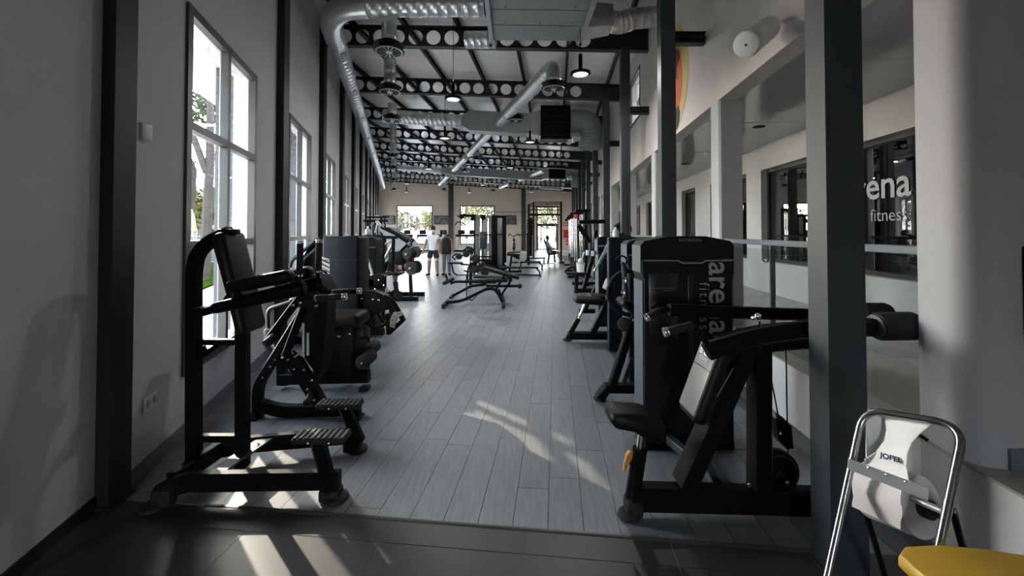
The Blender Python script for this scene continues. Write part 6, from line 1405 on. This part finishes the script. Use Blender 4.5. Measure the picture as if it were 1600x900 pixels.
def person(label, loc, rz, J, top, bottom, hair, shoes, mask=True, leggings=None, extra=None, scale=1.0, sleeves=True):
    t = thing('person', label, 'person', loc, rz); t.scale = (scale,) * 3
    vs = [(J['pelvis'], (.125, .10)), (J['waist'], (.115, .09)), (J['chest'], (.165, .115)), (J['neck0'], (.075, .07)), (J['neck1'], .052), (J['jaw'], (.062, .07)), (J['head'], (.075, .09)), (J['crown'], (.055, .065))]
    es = [(i, i + 1) for i in range(7)]
    for s_ in ('L', 'R'):
        n = len(vs); vs += [(J['sh' + s_], .072), (J['el' + s_], .050), (J['wr' + s_], .034)]; es += [(2, n), (n, n + 1), (n + 1, n + 2)]
        d = (V(J['wr' + s_]) - V(J['el' + s_])).normalized(); hand(vs, es, n + 2, V(J['wr' + s_]) + d * .06, d, (0, 1, 0) if abs(d.y) < .7 else (1, 0, 0))
        n = len(vs); vs += [(J['hip' + s_], .105), (J['kn' + s_], .072), (V(J['kn' + s_]) * .65 + V(J['an' + s_]) * .35, .072), (J['an' + s_], .044), (J['toe' + s_], (.038, .025))]; es += [(0, n), (n, n + 1), (n + 1, n + 2), (n + 2, n + 3), (n + 3, n + 4)]
    body = mesh_obj('body', skin_mesh(vs, es), M_SKIN, t)
    g = .022
    tv = [(V(J['pelvis']) - V((0, 0, .11)), (.15 + g, .13 + g)), (V(J['pelvis']) + V((0, 0, .04)), (.15 + g, .12 + g)), (J['waist'], (.145 + g, .11 + g)), (J['chest'], (.19 + g, .135 + g)), (J['neck0'], (.09, .08))]; te = [(0, 1), (1, 2), (2, 3), (3, 4)]
    if sleeves:
        for s_ in ('L', 'R'):
            n = len(tv); mid = V(J['sh' + s_]) * .45 + V(J['el' + s_]) * .55; tv += [(J['sh' + s_], .062 + g), (mid, .052 + g)]; te += [(3, n), (n, n + 1)]
    else:
        for s_ in ('L', 'R'): n = len(tv); tv += [(V(J['sh' + s_]) * .8 + V(J['neck0']) * .2, (.088, .088))]; te += [(3, n)]
    if sleeves: mesh_obj('shirt', skin_mesh(tv, te), top, t)
    else:
        b = B(); vs2 = []; pr2 = [(.83, .19, .15), (.98, .185, .145), (1.10, .17, .135), (1.25, .19, .145), (1.36, .20, .135), (1.43, .15, .11), (1.48, .09, .085)]
        for z_, rx_, ry_ in pr2: vs2 += [(rx_ * math.cos(2 * math.pi * k / 20), ry_ * math.sin(2 * math.pi * k / 20), z_) for k in range(20)]
        b.add(vs2, [(i * 20 + k, i * 20 + (k + 1) % 20, (i + 1) * 20 + (k + 1) % 20, (i + 1) * 20 + k) for i in range(len(pr2) - 1) for k in range(20)]); obj('shirt', b, top, t, world=False)
    bv = [(V(J['pelvis']) + V((0, 0, .10)), (.135 + g * .6, .11 + g * .6)), (V(J['pelvis']) - V((0, 0, .03)), (.13 + g, .11 + g))]; be = [(0, 1)]
    for s_ in ('L', 'R'):
        n = len(bv); k = .72 if leggings is None else .3; bv += [(J['hip' + s_], .108 + g), (V(J['hip' + s_]) * (1 - k) + V(J['kn' + s_]) * k, .088 + g)]; be += [(1, n), (n, n + 1)]
    mesh_obj('shorts', skin_mesh(bv, be), bottom, t)
    if leggings:
        for s_ in ('L', 'R'):
            mesh_obj('legging', skin_mesh([(J['hip' + s_], .105), (J['kn' + s_], .076), (V(J['kn' + s_]) * .6 + V(J['an' + s_]) * .4, .074), (J['an' + s_], .05)], [(0, 1), (1, 2), (2, 3)]), leggings, t)
    elif extra:
        for s_ in ('L', 'R'):
            p_ = V(J['hip' + s_]) * .2 + V(J['kn' + s_]) * .8; b = B(); b.lathe([(.092, -.02), (.096, 0), (.094, .02)], p_, n=16); obj('shorts_hem', b, extra, t, world=False)
    for s_ in ('L', 'R'):
        a, c = V(J['an' + s_]), V(J['toe' + s_]); b = B(); d = (c - a); d.z = 0; d.normalize(); b.rbox((a + c) / 2 * V((1, 1, 0)) + V((0, 0, min(a.z, c.z) + .0)), (.10, .27, .085), .035, Matrix.Rotation(math.atan2(-d.x, d.y), 3, 'Z'), 3); obj('shoe', b, shoes, t, world=False)
    hd, jw = V(J['head']), V(J['jaw']); fwd = V(J.get('face', (0, -1, 0))).normalized(); rt = V((0, 0, 1)).cross(fwd); upv = (hd - jw).normalized()
    b = B(); b.ball(hd + upv * .025 - fwd * .02, .108, 16, (.88, 1.0, 1.0)); hr = obj('hair', b, hair, t, world=False)
    b = B(); b.ball(hd - upv * .03 + fwd * .098, .016, 8); obj('nose', b, M_SKIN, t, world=False)
    for s_ in (-1, 1):
        b = B(); b.ball(hd - upv * .02 + rt * s_ * .082, .024, 8, (.5, .8, 1.2)); obj('ear', b, M_SKIN, t, world=False)
        b = B(); b.ball(hd - upv * .005 + fwd * .088 + rt * s_ * .032, .011, 8); obj('eye', b, M_RUBBER, t, world=False)
    if mask:
        b = B(); b.ball(hd - upv * .065 + fwd * .055, .072, 12, (.95, .8, .72)); obj('face_mask', b, mat('mask_blue', (.45, .68, .72), .8), t, world=False)
    else:
        b = B(); b.ball(hd - upv * .075 + fwd * .085, .02, 8, (1.2, .5, .4)); obj('mouth', b, mat('lips', (.3, .1, .09), .5), t, world=False)
    return t
HAIR = mat('dark_hair', (.025, .018, .014), .7)
ST = dict(pelvis=(0, 0, .96), waist=(0, 0, 1.10), chest=(0, 0, 1.32), neck0=(0, 0, 1.47), neck1=(0, -.01, 1.53), jaw=(0, -.03, 1.60), head=(0, -.02, 1.68), crown=(0, 0, 1.745), face=(0, -1, -.1))
man = dict(ST, shL=(-.19, 0, 1.41), elL=(-.27, .0, 1.14), wrL=(-.34, -.06, .90), shR=(.19, 0, 1.41), elR=(.24, .03, 1.13), wrR=(.22, -.06, .88),
           hipL=(-.10, 0, .90), knL=(-.13, -.03, .50), anL=(-.16, .06, .09), toeL=(-.19, -.10, .05), hipR=(.10, 0, .90), knR=(.14, .0, .50), anR=(.16, .02, .09), toeR=(.19, -.13, .05), face=(.45, -1, -.25))
c = F(676.5, 431)
person('man in white T-shirt, black shorts and face mask standing in the hall', (c.x, c.y, 0), 0, man, mat('white_cotton', (.80, .80, .84), .85), mat('navy_cotton', (.012, .014, .024), .8), HAIR, M_RUBBER, extra=M_WHITE)
wom = dict(ST, neck1=(-.03, -.03, 1.52), jaw=(-.06, -.08, 1.56), head=(-.07, -.09, 1.635), crown=(-.075, -.07, 1.70), shL=(-.165, 0, 1.40), elL=(-.21, -.02, 1.14), wrL=(-.19, -.10, .92), shR=(.165, 0, 1.40), elR=(.22, .02, 1.13), wrR=(.25, -.05, .88),
           hipL=(-.09, 0, .90), knL=(-.09, -.02, .50), anL=(-.10, .02, .09), toeL=(-.12, -.13, .05), hipR=(.09, 0, .90), knR=(.10, -.02, .50), anR=(.11, .05, .09), toeR=(.14, -.10, .05), face=(-.5, -1, -.5))
c = F(697.5, 430)
person('woman in black tank top and grey leggings, head bowed, beside the man', (c.x, c.y, 0), 0, wom, mat('black_cotton', (.014, .012, .012), .85), mat('black_cotton2', (.014, .012, .012), .85), HAIR, M_RUBBER, leggings=mat('grey_legging', (.16, .17, .18), .8), scale=.93, sleeves=False)
sit = dict(pelvis=(0, 0, .55), waist=(-.05, 0, .70), chest=(-.11, 0, .92), neck0=(-.14, 0, 1.07), neck1=(-.13, 0, 1.13), jaw=(-.10, 0, 1.19), head=(-.10, 0, 1.27), crown=(-.11, 0, 1.34),
           shL=(-.12, -.19, 1.02), elL=(.04, -.25, .80), wrL=(.24, -.20, .74), shR=(-.12, .19, 1.02), elR=(.04, .25, .80), wrR=(.24, .20, .74),
           hipL=(.04, -.10, .53), knL=(.45, -.13, .55), anL=(.50, -.14, .09), toeL=(.66, -.15, .05), hipR=(.04, .10, .53), knR=(.45, .13, .55), anR=(.54, .14, .09), toeR=(.70, .15, .05), face=(1, -.1, -.1))
x = P(859, 400, 20.5).x
person('person in teal top seated on the incline bench under the rig', (x, 20.5, 0), 0, sit, mat('teal_cotton', (.02, .22, .20), .8), mat('black_cotton', (.014, .012, .012), .85), HAIR, M_RUBBER, mask=False)
x = P(622, 385, 11.0).x
sit2 = {k: V(v) if k == 'face' else V(v) for k, v in sit.items()}
person('person with dark hair seated behind the leg press, mostly hidden', (x + .02, 11.9, 0.0), R(160), sit2, mat('red_cotton', (.35, .05, .05), .8), mat('black_cotton', (.014, .012, .012), .85), HAIR, M_RUBBER, mask=False)

# ================================================================== OUTDOORS
def crown(b, c, rad, n, s, up=.3):
    c = V(c)
    for i in range(n):
        while True:
            d = V((random.uniform(-1, 1), random.uniform(-1, 1), random.uniform(-1, 1)))
            if .15 < d.length < 1: break
        d *= (.55 + .45 * random.random()) / max(d.length, .4) * d.length
        p = c + V((d.x * rad[0], d.y * rad[1], d.z * rad[2])); a = V((random.gauss(0, 1), random.gauss(0, 1), random.gauss(0, 1))).normalized(); e = a.orthogonal().normalized(); k = s * random.uniform(.6, 1.3)
        o = len(b.v); b.v += [tuple(p + a * k), tuple(p + e * k * .45), tuple(p - a * k), tuple(p - e * k * .45)]; b.f.append((o, o + 1, o + 2, o + 3)); b.mi.append(0)
def tree(label, x, y, h, r, m=M_LEAF, trunk=.14, n=700, s=.16, lean=(0, 0), group=None, clumps=5, low=.45, br=.55):
    t = thing('tree', label, 'tree', (x, y, -.08), 0, group); top = V((x + lean[0], y + lean[1], h * .8))
    b = B(); base = V((x, y, -.08)); mid = base * .5 + top * .5 + V((.1, 0, 0)); b.tube(fillet([base, mid, top], 2, 4), [trunk] * 4 + [trunk * .7] * 2 + [trunk * .4], 9) if False else b.tube([base, mid, top], [trunk, trunk * .8, trunk * .35], 9)
    tr = obj('trunk', b, M_BARK, t)
    b = B()
    for k in range(clumps): a = 6.28 * k / clumps + .5; q = base + (top - base) * br; b.tube([q, q + V((math.cos(a) * r * .6, math.sin(a) * r * .6, h * .25))], [trunk * .5, trunk * .15], 6)
    obj('branch', b, M_BARK, t)
    b = B()
    for k in range(clumps):
        a = 6.28 * k / clumps + .5; q = V((top.x + math.cos(a) * r * .5, top.y + math.sin(a) * r * .5, h * (low + (1 - low) * random.uniform(.35, .9)))); crown(b, q, (r * .6, r * .6, h * (1 - low) * .32), n // clumps, s)
    obj('foliage', b, m, t, kind='stuff'); return t
def palm(label, x, y, h, fr=1.7, tr=.2, n=16, group=None):
    t = thing('palm_tree', label, 'palm tree', (x, y, -.08), 0, group)
    b = B(); pts = [V((x + .08 * math.sin(k), y, -.08 + h * k / 10)) for k in range(11)]; b.tube(pts, [tr * (1.15 if k % 2 else .95) for k in range(11)], 10); obj('trunk', b, M_BARK, t)
    for k in range(n):
        a = 6.283 * k / n + random.uniform(-.2, .2); el = random.uniform(-.2, .9); b = B(); d = V((math.cos(a), math.sin(a), 0)); e = V((-d.y, d.x, 0)); c0 = V((x, y, h)); P_ = []
        for j in range(8): u = j / 7 * fr; P_.append(c0 + d * u * math.cos(el * .6) + V((0, 0, el * u - .55 * u * u / fr)))
        for j in range(1, 8):
            for s_ in (-1, 1):
                for q_ in (0, .5):
                    p = P_[j - 1] * (1 - q_) + P_[j] * q_; w = .34 * math.sin(math.pi * (j + q_) / 8.6) + .05; tip = p + e * s_ * w + d * w * .5 - V((0, 0, w * .45)); o = len(b.v); b.v += [tuple(p - d * .03), tuple(p + d * .03), tuple(tip)]; b.f.append((o, o + 1, o + 2)); b.mi.append(0)
        b.tube(P_, .012, 4); obj('frond', b, M_FROND, t)
    return t
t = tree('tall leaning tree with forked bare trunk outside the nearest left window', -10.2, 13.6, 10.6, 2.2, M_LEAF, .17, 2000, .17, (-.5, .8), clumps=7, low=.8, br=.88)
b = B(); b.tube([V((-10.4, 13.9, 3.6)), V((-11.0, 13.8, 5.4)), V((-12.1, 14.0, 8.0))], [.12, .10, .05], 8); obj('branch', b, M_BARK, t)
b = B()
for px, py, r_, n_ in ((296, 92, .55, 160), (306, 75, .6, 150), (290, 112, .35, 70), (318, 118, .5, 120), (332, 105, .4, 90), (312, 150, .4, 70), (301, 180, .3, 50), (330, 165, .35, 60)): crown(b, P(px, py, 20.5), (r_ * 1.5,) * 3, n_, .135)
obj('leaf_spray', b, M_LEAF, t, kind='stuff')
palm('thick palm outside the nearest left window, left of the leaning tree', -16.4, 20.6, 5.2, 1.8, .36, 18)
for k, (x, y, h) in enumerate(((-13.6, 20.6, 9.4), (-14.3, 24.0, 9.2), (-15.2, 27.5, 9.4))):  # tree row added to keep the sun out of the later left windows
    tree('tall leafy tree added to shade the left windows, %s of three' % ORD[k], x, y, h, 2.4, M_LEAF, .16, 1200, .18, clumps=7, low=.62, group='added shade trees beyond the left terrace')
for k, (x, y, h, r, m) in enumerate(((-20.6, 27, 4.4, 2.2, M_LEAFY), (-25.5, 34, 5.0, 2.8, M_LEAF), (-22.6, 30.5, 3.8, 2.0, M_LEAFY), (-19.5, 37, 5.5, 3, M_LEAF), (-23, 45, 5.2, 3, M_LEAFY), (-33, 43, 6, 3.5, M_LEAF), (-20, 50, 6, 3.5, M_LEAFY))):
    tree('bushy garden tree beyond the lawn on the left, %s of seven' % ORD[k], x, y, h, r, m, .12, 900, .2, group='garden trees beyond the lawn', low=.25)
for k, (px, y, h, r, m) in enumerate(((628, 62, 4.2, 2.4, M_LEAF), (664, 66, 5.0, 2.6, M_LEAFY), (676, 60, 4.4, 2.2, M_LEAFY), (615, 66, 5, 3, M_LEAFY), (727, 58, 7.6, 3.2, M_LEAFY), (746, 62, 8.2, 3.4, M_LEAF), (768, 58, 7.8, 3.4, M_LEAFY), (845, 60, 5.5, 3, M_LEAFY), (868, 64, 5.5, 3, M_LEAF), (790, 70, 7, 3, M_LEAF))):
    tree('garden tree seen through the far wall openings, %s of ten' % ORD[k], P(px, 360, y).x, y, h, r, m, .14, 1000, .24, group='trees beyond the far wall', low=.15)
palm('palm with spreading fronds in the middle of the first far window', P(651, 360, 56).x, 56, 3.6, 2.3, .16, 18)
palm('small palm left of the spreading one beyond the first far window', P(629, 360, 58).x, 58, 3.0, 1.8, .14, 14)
b = B(); b.bb(-22, -3, 49, 51, -.08, 1.7); solo('garden_pavilion', b, M_WHITE, 'low white garden building beyond the far windows', 'building')
b = B(); b.bb(-16, -2.5, 38.5, 42, -.08, .55); b.bb(-15.8, -2.7, 38.7, 41.8, .5, .58); b.mi = [0] * 6 + [1] * 6
t = solo('pool', b, [M_WHITE, mat('pool_blue', (.05, .22, .55), .1)], 'raised blue pool with white rim outside the far windows', 'pool')
b = B(); b.bb(1.8, 3.6, 37.2, 37.6, -.08, .05); solo('door_step', b, M_PAVE, 'pale step outside the far glass door', 'step')
b = B(); b.bb(-31, -20, 44, 45, -.08, 2.6); b.prism([(-31.3, 43.7, 2.6), (-19.7, 43.7, 2.6), (-19.7, 45.3, 2.6), (-31.3, 45.3, 2.6)], (0, 0, .3)); b.mi = [0] * 6 + [1] * 6
solo('garden_house', b, [M_CREAM, mat('roof_terracotta', (.35, .13, .08), .8)], 'low cream house with terracotta roof edge beyond the left lawn', 'building')
# closed parasol, shade sail, plastic chairs
M_CANV = mat('canvas', (.30, .26, .20), .9)
def parasol(label, x, y, h=2.55):
    t = thing('closed_parasol', label, 'parasol', (x, y, -.08), 0, 'closed parasols')
    b = B(); b.cyl((x, y, -.08), (x, y, h), .022, 8); obj('pole', b, M_WHITE, t)
    b = B(); n = 16; prof = [(.02, h - .02), (.09, h - .25), (.16, h - .8), (.19, h - .95), (.15, h - 1.0), (.24, h - 1.5), (.27, h - 1.75), (.1, h - 1.74)]
    vs = []
    for r, z in prof:
        for k in range(n): a = 2 * math.pi * k / n; q = r * (1 + (.18 if k % 2 else -.12)); vs.append((x + q * math.cos(a), y + q * math.sin(a), z))
    b.add(vs, [(i * n + k, i * n + (k + 1) % n, (i + 1) * n + (k + 1) % n, (i + 1) * n + k) for i in range(len(prof) - 1) for k in range(n)]); obj('canvas', b, M_CANV, t)
    b = B(); b.rbox((x, y, -.02), (.5, .5, .1), .03); obj('base', b, M_BASE, t)
parasol('closed cream parasol on the lawn, seen through the nearest left window', -14.0, 17.9)
parasol('closed cream parasol further out on the lawn', -17.5, 21.5)
b = B(); b.add([(-15.2, 21, 1.9), (-13.2, 21.5, 2.3), (-12.0, 19.8, 1.7), (-14.3, 19.2, 1.75)], [(0, 1, 2, 3)]); b.add([(-15.2, 21, 1.93), (-13.2, 21.5, 2.33), (-12.0, 19.8, 1.73), (-14.3, 19.2, 1.78)], [(3, 2, 1, 0)])
b.tube([(-15.2, 21, -.08), (-15.2, 21, 1.9)], .03, 6); b.tube([(-12, 19.8, -.08), (-12, 19.8, 1.7)], .03, 6); solo('shade_sail', b, mat('sail', (.35, .22, .17), .9), 'brown shade sail on two thin posts behind the closed parasol', 'shade sail')
M_CHAIR = mat('grey_white_plastic', (.22, .22, .23), .5)
t = thing('plastic_chair', 'white plastic garden chair', 'chair', (0, 0, 0), 0, 'stacked garden chairs'); ch0 = t
b = B(); b.rbox((0, 0, .43), (.46, .44, .03), .012); obj('seat', b, M_CHAIR, t)
for k in range(5): b = B(); b.bar([V((-.17 + .085 * k, .2, .45)), V((-.17 + .085 * k, .30, .86))], .05, .012); obj('back_slat', b, M_CHAIR, t)
b = B(); b.bar([V((-.22, .305, .87)), V((.22, .305, .87))], .03, .06); obj('top_rail', b, M_CHAIR, t)
for sx in (-.2, .2):
    for sy in (-.19, .19): b = B(); b.bar([V((sx, sy, .42)), V((sx * 1.15, sy * 1.15, 0))], .045, .03, up=(0, 1, 0)); obj('leg', b, M_CHAIR, t)
    b = B(); b.bar(fillet([V((sx * 1.1, -.18, .42)), V((sx * 1.15, -.2, .64)), V((sx * 1.1, .26, .66))], .05), .04, .03); obj('armrest', b, M_CHAIR, t)
first = True
for i, (x, y) in enumerate(((-13.4, 17.0), (-12.6, 16.6), (-11.7, 16.0))):
    for k in range(6):
        lab = 'white plastic chair in the %s outdoor stack on the lawn, %s from the ground' % (('left', 'middle', 'right')[i], ORD[k])
        loc = (x + .012 * k, y - .05 * k, -.02 + k * .11); rz = R(200 + 15 * i)
        if first: ch0.location = loc; ch0.rotation_euler = (0, 0, rz); ch0['label'] = lab; first = False
        else: dup(ch0, loc, rz, lab)
